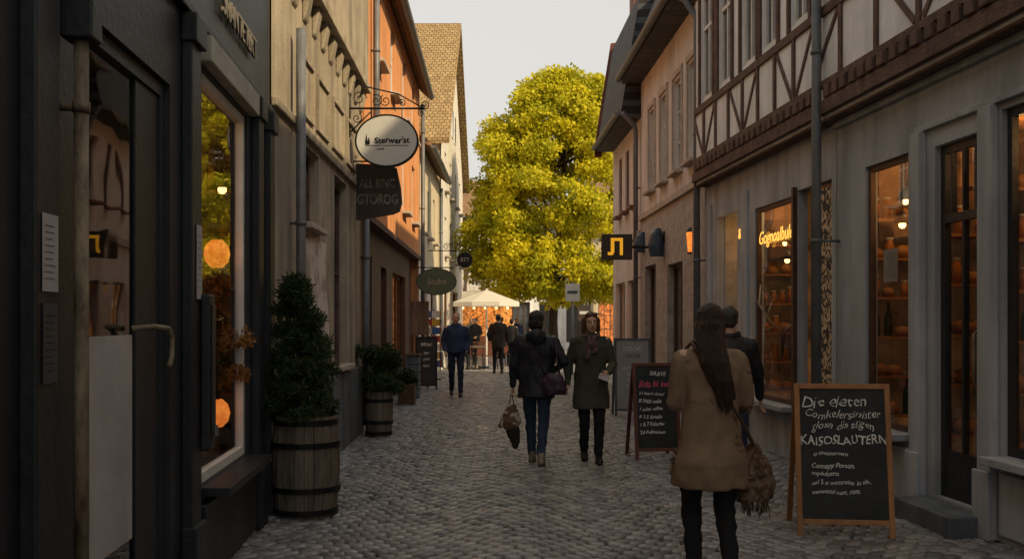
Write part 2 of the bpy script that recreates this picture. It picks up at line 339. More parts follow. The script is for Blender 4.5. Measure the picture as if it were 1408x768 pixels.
    if hair=='long':
        h.rings([(hd(0,-.02,.08),.07,.08),(hd(0,-.045,.0),.088,.085),(hd(0,-.07,-.1),.082,.065),(hd(.015,-.115,-.2),.085,.045),(hd(.03,-.135,-.32),.065,.035),(hd(.04,-.14,-.42),.03,.02)],18)
        for i in range(26):
            a=random.uniform(-1,1);b=a*.7+random.uniform(-.25,.25);ln=random.uniform(.38,.54)
            y0=-.105-.03*(1-a*a)
            h.tube([hd(.07*a,y0+.03,-.02),hd(.085*a,y0,-.13),hd(.02+.09*b,y0-.035,-.24),hd(.05+.08*b,y0-.045,-.35),hd(.08+.07*b,y0-.03,-ln)],[.02,.021,.019,.015,.006],7)
        st=(3,3,.35)
    if hair=='bob':
        h.ell(hd(0,-.03,.0),.102,.095,.115,16,hy)
        for sx in(-1,1):h.cap(hd(.085*sx,-.005,.04),hd(.088*sx,-.01,-.08),.024,.026)
        h.cap(hd(-.05,.05,.095),hd(.05,.05,.095),.026,.026)
    if hair=='tied':
        h.ell(hd(0,-.06,-.03),.085,.07,.09,14,hy)
    if hair!='bald':
        remesh(h,vox*.9,'hair',[hairm],r,(.014 if hair=='bob' else .006,16),stretch=st,sm=1)
    if face:
        for sx in(-1,1):
            e=M(k=k);e.ell(hd(.031*sx,.083,.008),.012,.01,.009,10,hy);eo=e.build('eye',G['signwhite'],r,True)
            e=M(k=k);e.ell(hd(.031*sx,.0925,.008),.005,.003,.0055,8,hy);e.build('iris',G['dark'],eo,True)
            e=M(k=k);e.cap(hd(.016*sx,.095,.030),hd(.046*sx,.086,.032),.004,.003,6);e.build('eyebrow',hairm,r,True)
        e=M(k=k);e.ell(hd(0,.099,-.052),.02,.006,.006,10,hy);e.build('lips',lipm,r,True)
    return r,k,sh,el,wr,kn,hd
blackcl=mat('black_cloth',(.014,.014,.016),rough=.9,bsc=200,bump=.2)
jeans=mat('blue_denim',(.035,.055,.1),(.02,.034,.065),rough=.9,bsc=250,bump=.2)
djeans=mat('dark_denim',(.02,.03,.06),(.014,.02,.04),rough=.9,bsc=250,bump=.2)
camel=mat('camel_wool',(.27,.18,.115),(.21,.138,.086),rough=.95,bsc=180,bump=.12,sc=8)
hairb=mat('brown_hair',(.05,.023,.013),(.016,.008,.005),rough=.42,sc=40,st=(4,4,.3),bump=.7,bsc=60)
haird=mat('black_hair',(.015,.011,.009),(.006,.005,.004),rough=.45,sc=40,st=(4,4,.3),bump=.5)
hairg=mat('dark_grey_hair',(.06,.052,.046),(.03,.026,.023),rough=.6,sc=40)
haira=mat('auburn_hair',(.13,.05,.022),(.06,.022,.01),rough=.5,sc=40,bump=.6)
navy=mat('navy_puffer',(.015,.017,.022),(.010,.011,.014),rough=.55,sc=6)
olive=mat('olive_parka',(.06,.062,.038),(.04,.042,.026),rough=.85,bsc=150)
bluej=mat('blue_jacket',(.03,.05,.11),(.02,.034,.08),rough=.8)
brownc=mat('dark_brown_coat',(.03,.02,.015),rough=.9)
shoeb=mat('dark_shoe',(.015,.014,.013),rough=.5);shoel=mat('light_trainer',(.3,.24,.18),(.12,.1,.08),rough=.6)
plaid=blobmat('patterned_scarf',(.08,.045,.025),(.17,.115,.07),22,1,.9)
purple=mat('purple_leather',(.05,.022,.04),(.03,.012,.025),rough=.45)
WX=1.2
W1,k1,sh1,el1,wr1,kn1,hd1=person('person in a camel wool coat with long brown hair, nearest to the camera',(WX,6.2,0),R(4),1.69,blackcl,camel,hairb,shoeb,(-.09,.05,.08),(.1,-.1,.08),(-.12,.26,1.1),(.15,.24,1.04),hem=.6,wide=1.0,hair='long',vox=.008,flare=1.3,fold=(.026,6),yaw=R(-8),tilt=R(-3),elb=.4)
m=M(k=k1);m.tube([(-.13,.1,1.43),(-.12,-.02,1.475),(-.08,-.13,1.38),(.03,-.165,1.2),(.14,-.17,1.02),(.235,-.08,.88),(.27,-.02,.82)],.011,6)
b1=thing('shoulder_bag','patterned brown fringed bag at the hip of the person in the camel coat','bag',(WX,6.2,0),R(4))
m.build('strap',G['brown'],b1,True)
m=M(k=k1);m.rings([((.27,-.02,.52),.075,.06),((.28,-.02,.6),.11,.08),((.27,-.02,.7),.10,.07),((.255,-.02,.8),.06,.05),((.25,-.02,.86),.03,.03)],18)
remesh(m,.012,'bag_body',[plaid],b1,(.04,9),sm=1)
m=M(k=k1)
for i in range(34):
    a=i*.185;x=.27+.07*math.cos(a);y=-.02+.055*math.sin(a);m.tube([(x,y,.56),(x+random.uniform(-.02,.03),y,.46-random.random()*.05)],[.006,.003],5)
m.build('fringe',plaid,b1,True)
person('person with short grey hair in a dark jacket and jeans, just beyond the camel coat',(1.95,9.2,0),R(-12),1.72,jeans,navy,hairg,shoeb,(-.09,.12,.08),(.1,-.1,.09),(-.26,.16,.9),(.27,.14,.88),hem=.82,wide=1.15,hair='short',vox=.011,coatname='jacket')
r3,k3,sh3,el3,wr3,kn3,hd3=person('person walking away in a black hooded jacket and blue jeans with dark hair',(.27,11.4,0),R(-6),1.70,jeans,navy,haird,shoel,(-.06,.16,.08),(.07,-.16,.10),(-.27,.03,.86),(.22,.16,1.06),hem=.74,wide=1.15,hair='tied',vox=.010,coatname='jacket',hood=True,flare=1.12,curl=1.1,fold=(.02,9))
bb=thing('handbag','dark purple leather handbag under the arm of the person in the black jacket','bag',(.27,11.4,0),R(-6))
m=M();m.rings([((.215,-.13,.78),.12,.06),((.21,-.13,.84),.14,.07),((.20,-.13,.95),.12,.06),((.19,-.13,1.02),.09,.035)],16);remesh(m,.012,'bag_body',[purple],bb,(.02,8))
m=M();m.tube([(.11,-.13,1.0),(.02,-.15,1.2),(-.08,-.12,1.38),(-.1,-.02,1.45),(-.06,.08,1.36)],.009,6);m.tube([(.27,-.12,1.0),(.23,-.1,1.25),(.2,-.03,1.40),(.17,.05,1.38)],.011,6);m.build('strap',purple,bb,True)
sb=thing('carrier_bag','brown and white soft bag hanging from the hand of the person in black jacket','bag',(.27,11.4,0),R(-6))
wx,wy,wz=[c*k3 for c in wr3[0]]
m=M();m.tube([(wx-.01,wy,wz-.07),(wx-.04,wy-.02,wz-.22)],.006,6);m.tube([(wx-.01,wy,wz-.07),(wx+.02,wy+.02,wz-.22)],.006,6);m.build('handle',shoeb,sb,True)
m=M();m.rings([((wx-.01,wy,wz-.47),.08,.06),((wx-.02,wy,wz-.38),.12,.08),((wx-.02,wy,wz-.28),.08,.06),((wx-.01,wy,wz-.2),.05,.04)],16);m.cap((wx-.08,wy-.02,wz-.36),(wx-.13,wy-.03,wz-.44),.035,.02);m.cap((wx+.05,wy-.02,wz-.28),(wx+.08,wy-.03,wz-.38),.03,.02)
remesh(m,.011,'bag_body',[blobmat('brown_white_cloth',(.13,.07,.04),(.42,.36,.28),9,1,.9)],sb,(.02,10))
m=M();m.rings([((wx+.03,wy,wz-.69),.02,.02),((wx+.03,wy,wz-.62),.06,.04),((wx+.01,wy,wz-.5),.085,.055),((wx,wy,wz-.42),.07,.05)],14);remesh(m,.011,'bag_base',[brownc],sb,(.01,10))
r4,k4,sh4,el4,wr4,kn4,hd4=person('person in an olive parka and scarf with curly auburn hair, facing the camera',(.89,11.55,0),R(180),1.68,blackcl,olive,haira,shoeb,(-.08,.12,.08),(.07,-.1,.10),(-.16,.27,1.03),(.27,.05,.88),hem=.62,wide=1.05,hair='bob',vox=.009,face=True,coatname='parka',flare=1.12,fold=(.018,9),yaw=R(6),curl=.9)
m=M(k=k4);m.tube([V((.085*math.cos(t),.08*math.sin(t)-.005,1.435+.008*math.sin(3*t))) for t in [i*math.pi/8 for i in range(17)]],.03,8);m.cap((.02,.1,1.40),(.05,.15,1.2),.036,.03);m.cap((-.03,.1,1.40),(-.04,.15,1.26),.032,.028)
remesh(m,.010,'scarf',[blobmat('scarf_mix',(.16,.09,.08),(.06,.035,.035),25,1,.9)],r4,(.012,18))
ph=thing('notebook','small pale notebook held by the person in the olive parka','notebook',(.89,11.55,0),R(180))
wv=wr4[0]*k4;dv=(wr4[0]-el4[0]).normalized();c=wv+dv*.11
m=M();m.box(-.055,.055,-.006,.006,-.04,.04);me=m.build('cover',G['paper'],ph,bev=.003);me.matrix_local=Matrix.Translation(c)@Matrix.Rotation(R(35),4,'X')@Matrix.Rotation(R(-25),4,'Y')
person('person in a blue jacket and dark jeans, hands in pockets, left of the lane',(-1.18,21.6,0),R(184),1.76,djeans,bluej,hairg,shoeb,(-.09,.14,.08),(.09,-.14,.10),(-.21,.1,.92),(.21,.1,.92),hem=.82,wide=1.2,hair='short',vox=.012,face=True,coatname='jacket')
person('person in a dark brown coat seen from behind near the cafe tables',(-.42,31,0),R(10),1.78,blackcl,brownc,haird,shoeb,(-.09,.1,.08),(.09,-.14,.10),(-.24,.12,.95),(.26,.1,.9),hem=.7,wide=1.2,vox=.02)
person('person in dark clothes half hidden beside the parasol pole',(-1.35,37.5,0),R(150),1.7,blackcl,navy,hairb,shoeb,(-.09,.1,.08),(.09,-.1,.08),(-.2,.2,1.0),(.22,.1,.9),vox=.022)
person('person in a dark blue top left of the tree trunk',(.2,40,0),R(200),1.7,djeans,bluej,haird,shoeb,(-.09,.1,.08),(.09,-.1,.08),(-.22,.1,.9),(.22,.1,.9),vox=.022)
person('person in a reddish brown jacket by the lit stall at the end of the lane',(-.45,43,0),R(80),1.72,blackcl,G['redwood'],hairb,shoeb,(-.09,.1,.08),(.09,-.1,.08),(-.2,.2,1.0),(.22,.1,.9),vox=.022)
person('person in a pale top standing left of the lit stall counter',(-1.75,43.5,0),R(170),1.68,djeans,G['cream'],hairb,shoeb,(-.09,.1,.08),(.09,-.1,.08),(-.2,.2,1.0),(.22,.1,.9),vox=.024)
person('person in a black coat close behind the one in the dark brown coat',(.0,33.2,0),R(-30),1.66,blackcl,blackcl,haird,shoeb,(-.09,.1,.08),(.09,-.1,.08),(-.2,.2,1.0),(.22,.1,.9),vox=.024)
person('person in a dark jacket seated at the cafe table under the parasol',(-1.85,33.5,-.42),-1.6,1.7,blackcl,navy,hairb,shoeb,(-.09,.44,.50),(.09,.42,.50),(-.15,.34,1.16),(.15,.34,1.16),vox=.022,hem=.84)
person('person in an olive top seated in front of the right-hand cafe table',(.05,35.3,-.42),.2,1.7,djeans,olive,haira,shoeb,(-.09,.44,.50),(.09,.42,.50),(-.15,.34,1.16),(.15,.34,1.16),vox=.022,hem=.84)
flush()
# ================= GROUND
m=M();m.quad((-400,-100,-.03),(400,-100,-.03),(400,900,-.03),(-400,900,-.03))
tag(m.build('ground',mat('earth_joint',(.045,.041,.038),(.026,.024,.022),rough=.95,sc=20,bump=.4)),kind='structure')
def cobbles(x0,x1,y0,y1,sx,sy,arc,name):
    xs=np.arange(x0,x1,sx);ys=np.arange(y0,y1,sy)
    X,Y=np.meshgrid(xs,ys);X=X+((np.arange(len(ys))%2)*sx*.5)[:,None];X=X.ravel();Y=Y.ravel();n=len(X)
    X=X+rng.uniform(-.08,.08,n)*sx
    Y=Y+arc*np.cos(np.pi*X/.75)+rng.uniform(-.06,.06,n)*sy
    hx=sx*rng.uniform(.43,.49,n);hy=sy*rng.uniform(.43,.5,n);z=rng.uniform(-.006,.006,n)+.006*np.sin(X*1.7+Y*.6)
    tx=rng.uniform(-.05,.05,n);ty=rng.uniform(-.06,.06,n)
    rot=rng.uniform(-.12,.12,n)
    sl=-arc*np.pi/.75*np.sin(np.pi*X/.75)
    vs=[]
    for lv,(s,dz) in enumerate(((1,-.03),(.97,-.010),(.72,0.002))):
        for (a,b) in((-1,-1),(1,-1),(1,1),(-1,1)):
            lx=a*hx*s;ly=b*hy*s+lx*sl*.8
            x=X+lx*np.cos(rot)-ly*np.sin(rot)*.5;y=Y+lx*np.sin(rot)+ly
            vs.append(np.stack([x,y,z+dz+a*hx*s*tx+b*hy*s*ty],1))
    vs=np.stack(vs,1).reshape(-1,3)
    fc=[]
    for l in(0,4):
        for i in range(4): fc.append((l+i,l+(i+1)%4,l+4+(i+1)%4,l+4+i))
    fc.append((8,9,10,11));fc=np.array(fc)
    fs=(fc[None]+np.arange(n)[:,None,None]*12).reshape(-1,4)
    me=bpy.data.meshes.new(name);me.from_pydata(vs.tolist(),[],fs.tolist());me.polygons.foreach_set('use_smooth',[True]*len(me.polygons))
    o=bpy.data.objects.new(name,me);col.objects.link(o);return tag(o,kind='structure')
m_,N,L,B=nt('basalt_setts');g=N.new('ShaderNodeNewGeometry');r_=N.new('ShaderNodeValToRGB');r_.color_ramp.elements[0].color=(.11,.11,.115,1);r_.color_ramp.elements[1].color=(.29,.28,.275,1)
L.new(g.outputs['Random Per Island'],r_.inputs[0]);tc=N.new('ShaderNodeTexCoord');n=N.new('ShaderNodeTexNoise');n.inputs['Scale'].default_value=1.3;n.inputs['Detail'].default_value=6;L.new(tc.outputs['Object'],n.inputs['Vector'])
q=N.new('ShaderNodeMapRange');q.inputs[1].default_value=.3;q.inputs[2].default_value=.7;q.inputs[3].default_value=.22;q.inputs[4].default_value=.46;L.new(n.outputs['Fac'],q.inputs[0]);L.new(q.outputs[0],B.inputs['Roughness'])
L.new(r_.outputs[0],B.inputs['Base Color']);n2=N.new('ShaderNodeTexNoise');n2.inputs['Scale'].default_value=50;n2.inputs['Detail'].default_value=4;L.new(tc.outputs['Object'],n2.inputs['Vector']);b=N.new('ShaderNodeBump');b.inputs['Strength'].default_value=.5;b.inputs['Distance'].default_value=.01;L.new(n2.outputs['Fac'],b.inputs['Height']);L.new(b.outputs[0],B.inputs['Normal'])
G['sett']=m_
cobbles(-2.75,4.1,2.5,26,.135,.105,.16,'road').data.materials.append(m_)
cobbles(-3.2,11,26.05,56,.2,.17,.12,'plaza_paving').data.materials.append(m_)
# ================= BUILDINGS
class Bd:
    def __init__(s,name,label,xf,Y0,Y1,o):
        s.p0=V((xf(Y0),Y0,0));s.p1=V((xf(Y1),Y1,0));d=s.p1-s.p0;s.L=d.length;s.o=o;s.Y0=Y0;s.c=d.y/d.length if abs(d.y)>.01 else 1
        s.rz=math.atan2(d.y,d.x);s.r=thing(name,label,'building',s.p0,s.rz)
    def m(s):return M(o=s.o)
    def y(s,Y):return (Y-s.Y0)/s.c
    def W(s,a,w,z):return wm(s.r)@V((a,s.o*w,z))
    def dirs(s):
        d=(s.p1-s.p0).normalized();return (d if s.o<0 else -d)
def wallgrid(m,s0,s1,z0,z1,ops,w=0,rev=.22):
    xs=sorted({s0,s1}|{x for o in ops for x in o[:2]});zs=sorted({z0,z1}|{x for o in ops for x in o[2:4]})
    for i in range(len(xs)-1):
        for j in range(len(zs)-1):
            cx=(xs[i]+xs[i+1])/2;cz=(zs[j]+zs[j+1])/2
            if any(o[0]<cx<o[1] and o[2]<cz<o[3] for o in ops):continue
            m.quad((xs[i],w,zs[j]),(xs[i+1],w,zs[j]),(xs[i+1],w,zs[j+1]),(xs[i],w,zs[j+1]))
    for a,b,c,d in ops:
        for p,q in(((a,c),(b,c)),((b,c),(b,d)),((b,d),(a,d)),((a,d),(a,c))):
            m.quad((p[0],w,p[1]),(q[0],w,q[1]),(q[0],w-rev,q[1]),(p[0],w-rev,p[1]))
def wall(b,z0,z1,ops,mt,w=0,rev=.22,s0=0,s1=None,name='wall'):
    m=b.m();wallgrid(m,s0,b.L if s1 is None else s1,z0,z1,ops,w,rev);return m.build(name,G[mt],b.r,recalc=False)
def window(b,s0,s1,z0,z1,w=-.14,fm='white',gm='wglass',nx=2,nz=1,fw=.055,sill=None,name='window',split=None):
    m=b.m();t=.05;s0+=.004;s1-=.004;z0+=.004;z1-=.004
    m.box(s0,s0+fw,w-t,w,z0,z1);m.box(s1-fw,s1,w-t,w,z0,z1);m.box(s0+fw,s1-fw,w-t,w,z0,z0+fw);m.box(s0+fw,s1-fw,w-t,w,z1-fw,z1)
    for i in range(1,nx):
        x=s0+(s1-s0)*i/nx;m.box(x-fw*.4,x+fw*.4,w-t+.004,w+.006,z0+fw,z1-fw)
    for i in range(1,nz):
        z=z0+(z1-z0)*i/nz;m.box(s0+fw,s1-fw,w-t+.008,w-.006,z-fw*.3,z+fw*.3)
    if split: m.box(s0+fw,s1-fw,w-t+.009,w+.009,split-fw*.5,split+fw*.5)
    f=m.build(name,G[fm],b.r)
    m=b.m();m.quad((s0+fw*.5,w-.03,z0+fw*.5),(s1-fw*.5,w-.03,z0+fw*.5),(s1-fw*.5,w-.03,z1-fw*.5),(s0+fw*.5,w-.03,z1-fw*.5));m.build('pane',G[gm],f,recalc=False)
    if sill:
        m=b.m();m.box(s0-.04,s1+.04,w-.04,w+.14+.06,z0-.065,z0-.008);m.build('sill',G[sill],f,bev=.006)
    return f
def room(b,s0,s1,z0,z1,d,mt='warmglow',w=-.22):
    m=b.m();e=-w+d
    m.quad((s0,-e,z0),(s1,-e,z0),(s1,-e,z1),(s0,-e,z1));m.quad((s0,w,z0),(s1,w,z0),(s1,-e,z0),(s0,-e,z0));m.quad((s0,w,z1),(s1,w,z1),(s1,-e,z1),(s0,-e,z1))
    m.quad((s0,w,z0),(s0,-e,z0),(s0,-e,z1),(s0,w,z1));m.quad((s1,w,z0),(s1,-e,z0),(s1,-e,z1),(s1,w,z1));m.build('shop_interior',G[mt],b.r,recalc=False)
def plight(p,e,c=(1,.55,.2),r=.08):
    l=bpy.data.lights.new('shop_lamp','POINT');l.energy=e;l.color=c;l.shadow_soft_size=r;o=bpy.data.objects.new('shop_lamp_light',l);col.objects.link(o);o.location=p
def gutter(b,w,z,e0=0,e1=0):
    m=b.m();n=8;r=.075;m.prs([(w+r*math.cos(t),z+r*math.sin(t)) for t in [math.pi+i*math.pi/n for i in range(n+1)]],-e0+.01,b.L+e1-.01);m.build('gutter',G['metal'],b.r)
def roofp(b,ze,zr,D,ov,mt,e0=.0,e1=.0,wj=0,gut=True):
    m=b.m();k=(zr-ze)/(D/2);h=D/2
    A=(wj+ov,ze-ov*k*.6);m.prs([A,(-h,zr),(-D-.3,ze-.2),(-D-.3,ze-.08),(-h,zr+.13),(A[0],A[1]+.13)],-e0,b.L+e1);rf=m.build('roof',G[mt],b.r)
    if gut: gutter(b,A[0]+.05,A[1]+.06,e0,e1)
    return rf
def mansard(b,ze,zk,zr,D,ov,mt,e1=0,wk=.02):
    m=b.m();m.prs([(ov,ze-.12),(ov,ze),(wk,zk),(-D/2,zr),(-D,ze),(-D,ze-.12)],0,b.L+e1);rf=m.build('roof',G[mt],b.r);gutter(b,ov+.07,ze-.02,0,e1);return rf
def shell(b,z1,D,mt,zr=None,wf=-.02,e=.006):
    m=b.m()
    for a in(e,b.L-e):
        if zr: m.quad((a,wf,0),(a,wf,z1),(a,-D/2,zr),(a,-D,z1),(a,-D,0))
        else: m.quad((a,wf,0),(a,wf,z1),(a,-D,z1),(a,-D,0))
    m.quad((e,-D,0),(b.L-e,-D,0),(b.L-e,-D,z1),(e,-D,z1));m.build('side_wall',G[mt],b.r,recalc=False)
def pipe(b,s,z0,z1,w=.09,r=.05,mt='metal',top=None,name='downpipe'):
    m=b.m();pts=[(s,w,z0),(s,w,z1)]
    if top:pts+=top
    m.tube(pts,r,10);z=z0+.5
    while z<z1: m.tube([(s,w,z-.02),(s,w,z+.02)],r*1.22,10);m.box(s-.015,s+.015,0,w,z-.012,z+.012);z+=1.9
    m.build(name,G[mt],b.r,True)
# ---- right row
xR=lambda Y:4.108-.0767*Y
A=Bd('shop_building','grey rendered shop with half-timbered upper floor, nearest on the right',xR,-9,10.43,1);y=A.y
ops=[(y(8.86),y(9.74),.62,3.05),(y(7.67),y(8.39),.17,3.02),(y(5.2),y(7.40),.62,3.12),(y(1.5),y(4.4),.62,3.12)]
wall(A,0,3.62,ops,'grey',rev=.12)
shell(A,7.4,8,'infill',12.4)
window(A,*ops[0],w=-.03,fm='brown',gm='glass',nx=1,fw=.05,sill='grey');window(A,*ops[2],w=-.04,fm='black',gm='glass',nx=2,fw=.06,sill='grey');window(A,*ops[3],w=-.1,fm='black',gm='glass',nx=2,fw=.07,sill='grey')
d=window(A,ops[1][0],ops[1][1],.17,3.02,w=-.05,fm='black',gm='glass',nx=1,fw=.07,split=2.42,name='door')
m=A.m();s0,s1=ops[1][:2];m.box(s0+.075,s1-.075,-.095,-.055,.245,.55);m.build('kick_panel',G['black'],d)
m=A.m();m.tube([(s0+.13,-.06,1.0),(s0+.13,-.01,1.03),(s0+.13,-.01,1.5),(s0+.13,-.06,1.53)],.012,8);m.build('handle',G['rust'],d,True)
m=A.m()
for q in(.25,.5,.75):m.box(s0+(s1-s0)*q-.012,s0+(s1-s0)*q+.012,-.09,-.045,2.46,2.94)
m.box(s0+(s1-s0)*.5-.018,s0+(s1-s0)*.5+.018,-.09,-.045,.555,2.38);m.build('glazing_bars',G['black'],d)
m=A.m();m.box(s0-.12,s1+.12,.0,.32,-.02,.15);m.build('door_step',G['plinth'],A.r,bev=.01)
m=A.m();m.box(0,y(8.75)-.001,.0,.04,3.17,3.22);m.box(0,A.L,0,.05,3.54,3.6);m.build('cornice',G['grey'],A.r,bev=.008)
for Yp in(8.62,7.53,5.0):
    m=A.m();m.box(y(Yp)-.09,y(Yp)+.09,0,.07,0,3.17);m.box(y(Yp)-.11,y(Yp)+.11,0.072,.1,0,.5);m.build('pilaster',G['greyl'],A.r,bev=.008)
for a,b_ in((8.8,9.8),(5.15,7.4)):
    m=A.m();m.box(y(a),y(b_),.003,.03,.05,.5);m.build('stall_riser',G['greyl'],A.r,bev=.01)
wall(A,3.62,7.4,[],'infill',w=.16,name='upper_wall')
m=A.m();m.box(0,A.L,0,.16,3.6,3.63);m.build('jetty_soffit',G['timber'],A.r)
def timber(b,Ya,Yb,wins,w=.16,z0=3.66,step=.62,zt=7.3,diag=True):
    y=b.y;m=b.m();t=.03;hw=.038
    m.box(y(Ya),y(Yb),w,w+.06,z0,z0+.14);m.box(y(Ya),y(Yb),w,w+.05,z0+.27,z0+.34)
    m.box(y(Ya),y(Yb),w,w+t,4.66,4.76);m.box(y(Ya),y(Yb),w,w+t,6.38,6.5);m.box(y(Ya),y(Yb),w,w+t,zt-.1,zt)
    Y=Ya+.12;k=0
    while Y<Yb-.05:
        inw=any(a-.08<Y<c+.08 for a,c in wins)
        m.box(y(Y)-hw,y(Y)+hw,w,w+t-.004,z0+.34,4.66)
        if not inw: m.box(y(Y)-hw,y(Y)+hw,w,w+t-.004,4.76,6.38);m.box(y(Y)-hw,y(Y)+hw,w,w+t-.004,6.5,zt-.1)
        if diag:
            a=y(Y)+hw;c=y(Y+step)-hw
            if k%3==1:m.bar((a+.03,z0+.38),(c-.03,4.64),.06,w+.002,w+t-.01)
            if k%3==0:m.bar((a+.03,4.64),(c-.03,z0+.38),.06,w+.001,w+t-.014)
            if not any(p-.1<Y+step/2<q+.1 for p,q in wins) and k%3==0:m.bar((a,4.8),(c,6.33),.08,w+.001,w+t-.013)
        Y+=step;k+=1
    for p,q in wins:
        for e in(p-.05,q+.05):m.box(y(e)-.035,y(e)+.035,w,w+t+.004,4.76,6.38)
    m.build('timber_frame',G['timber'],b.r,bev=.006)
    m=b.m();Y=Ya+.05
    while Y<Yb-.1:
        m.box(y(Y),y(Y)+.13,w-.1,w+.08+random.uniform(-.01,.01),z0+.145,z0+.265);Y+=.21
    m.build('joist_ends',G['timber'],b.r,bev=.012)
timber(A,5,10.4,[],step=.8)
roofp(A,7.4,12.4,8,.4,'slate',wj=.16)  # ridge out of view, raised to cast shade on the left row
pipe(A,y(10.36),0,7.2,w=.24,r=.05)
Bq=Bd('half_timbered_house','grey shop with half-timbered upper floor and white windows, second on the right',xR,10.44,15.44,1);y=Bq.y
ops=[(y(11.62),y(13.09),.62,3.02),(y(10.56),y(11.56),.06,3.06),(y(13.85),y(14.85),.06,3.08)]
wall(Bq,0,3.62,ops,'greyl',rev=.12);shell(Bq,7.4,8,'infill',11.0)
window(Bq,*ops[0],w=-.02,fm='brown',gm='glass',nx=1,fw=.05,sill='grey')
m=Bq.m();m.box(y(11.56),y(11.62),.003,.05,.06,3.1);m.build('door_post',G['brown'],Bq.r)
wn=[(14.45,15.1),(13.55,14.15),(12.5,13.1),(11.75,12.3),(10.75,11.3)]
wall(Bq,3.62,7.4,[(y(a),y(c),4.82,6.34) for a,c in wn],'infill',w=.16,name='upper_wall',rev=.12)
for a,c in wn: window(Bq,y(a),y(c),4.82,6.34,w=.13,nx=2,nz=1,split=5.85,fw=.05)
m=Bq.m();m.box(0,Bq.L,0,.16,3.6,3.63);m.build('jetty_soffit',G['timber'],Bq.r)
timber(Bq,10.47,15.43,wn,step=.62)
roofp(Bq,7.4,11.0,8,.4,'slate',wj=.16)
m=Bq.m();m.box(y(10.6),y(11.08),-.08,-.03,.1,3.0);m.build('ornament_panel',G['panel'],Bq.r)
m=Bq.m();m.box(y(11.10),y(11.54),-.2,-.15,.1,3.0);dd=m.build('door',G['brown'],Bq.r);m=Bq.m();m.tube([(y(11.15),-.15,1.1),(y(11.15),-.1,1.1),(y(11.25),-.1,1.1)],.012,6);m.build('handle',G['metal'],dd,True)
room(Bq,y(13.86),y(14.84),.05,3.09,.9,'stone',w=-.12)
m=Bq.m();m.box(y(14.0),y(14.7),-1.0,-.96,.06,2.4);dd=m.build('door',G['oak'],Bq.r);m=Bq.m();m.tube([(y(14.1),-.96,1.1),(y(14.1),-.91,1.1),(y(14.2),-.91,1.1)],.012,6);m.build('handle',G['metal'],dd,True)
plight(Bq.W(y(14.3),-.6,2.8),5)
for s_ in(y(13.45),y(15.2)):
    m=Bq.m();m.box(s_-.12,s_+.12,0,.04,0,3.3);m.build('pilaster',G['greyl'],Bq.r,bev=.006)
rd=Bq.dirs();p=Bq.W(y(12.35),-.01,2.62);text('Gognoalbule',.23,G['gold'],Bq.r,mtx(p,rd,(0,0,1)),shear=.25,sx=1.05)
p=Bq.W(y(13.7),.012,2.75);text('&',.2,G['gold'],Bq.r,mtx(p,rd,(0,0,1)))
pipe(Bq,Bq.L-.0,0.1,6.1,w=.14,r=.05,top=[(Bq.L,.14,6.15),(Bq.L+.1,.3,6.45),(Bq.L+.35,.42,6.62)])
# R2
x2=lambda Y:3.415-.032*Y
C=Bd('plaster_house','greyish plaster house with white windows above an ashlar ground floor, third on right',x2,15.46,21.6,1);y=C.y
ops=[(y(15.8),y(16.3),.2,2.6),(y(17.2),y(18.6),.1,2.6),(y(19.8),y(21.1),.1,2.7)]
wall(C,0,3.7,ops,'ashlar');shell(C,6.6,7,'pink')
for a in ops[1:]:
    window(C,*a,w=-.12,fm='brown',gm='glass',nx=2,name='shop_window');room(C,a[0],a[1],.08,2.75,1.4,'dimglow')
m=C.m();m.box(ops[0][0],ops[0][1],-.2,-.14,.2,2.6);d=m.build('door',G['oak'],C.r)
m=C.m();m.tube([(ops[0][0]+.08,-.13,1.1),(ops[0][0]+.08,-.08,1.1),(ops[0][0]+.18,-.08,1.1)],.012,6);m.build('handle',G['metal'],d,True)
m=C.m();m.box(0,C.L,0,.06,3.68,3.8);m.build('string_course',G['stone'],C.r,bev=.01)
wn=[(16.0,16.7),(17.25,17.95),(18.6,19.25),(19.9,20.55)]
wall(C,3.7,6.6,[(y(a),y(c),4.15,5.75) for a,c in wn],'pink',rev=.12,name='upper_wall')
for a,c in wn:
    window(C,y(a),y(c),4.15,5.75,w=-.06,nx=2,nz=3,fm='white',fw=.05,sill='stone')
    m=C.m();
    for e in(y(a)-.1,y(c)+.02):m.box(e,e+.08,0,.03,4.1,5.8)
    m.box(y(a)-.1,y(c)+.1,0.002,.034,5.8,5.9);m.build('window_surround',G['stone'],C.r)
mansard(C,6.7,8.5,9.0,7,.42,'slate',wk=-.35)
D=Bd('plaster_house','pale plaster house with dark red windows and slate roof, last before the tree',x2,21.62,26.1,1);y=D.y
ops=[(y(22.1),y(23.6),.7,2.5),(y(24.0),y(25.6),.7,2.5)]
wall(D,0,3.4,ops,'pink');shell(D,6.2,6,'pink')
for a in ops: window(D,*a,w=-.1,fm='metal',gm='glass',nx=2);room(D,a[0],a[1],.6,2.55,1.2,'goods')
wn=[(22.2,22.75),(23.35,23.9),(24.5,25.05)]
wall(D,3.4,6.2,[(y(a),y(c),4.1,5.5) for a,c in wn],'pink',rev=.1,name='upper_wall')
for a,c in wn: window(D,y(a),y(c),4.1,5.5,w=-.04,fm='redwood',nx=2,nz=3,sill='redwood')
mansard(D,6.0,8.5,8.9,6,.42,'slate')
m=D.m();m.prs([(.47,5.75),(.47,6.05),(.06,8.65),(-3,9.05),(-3,8.85),(-.1,8.4),(.3,5.75)],D.L+.004,D.L+.08);m.build('barge_board',G['redwood'],D.r)
m=D.m();m.quad((D.L-.01,.02,6.1),(D.L-.01,-6,6.1),(D.L-.01,-3,8.8),(D.L-.01,0.02,8.4));m.build('gable_wall',G['pink'],D.r,recalc=False)
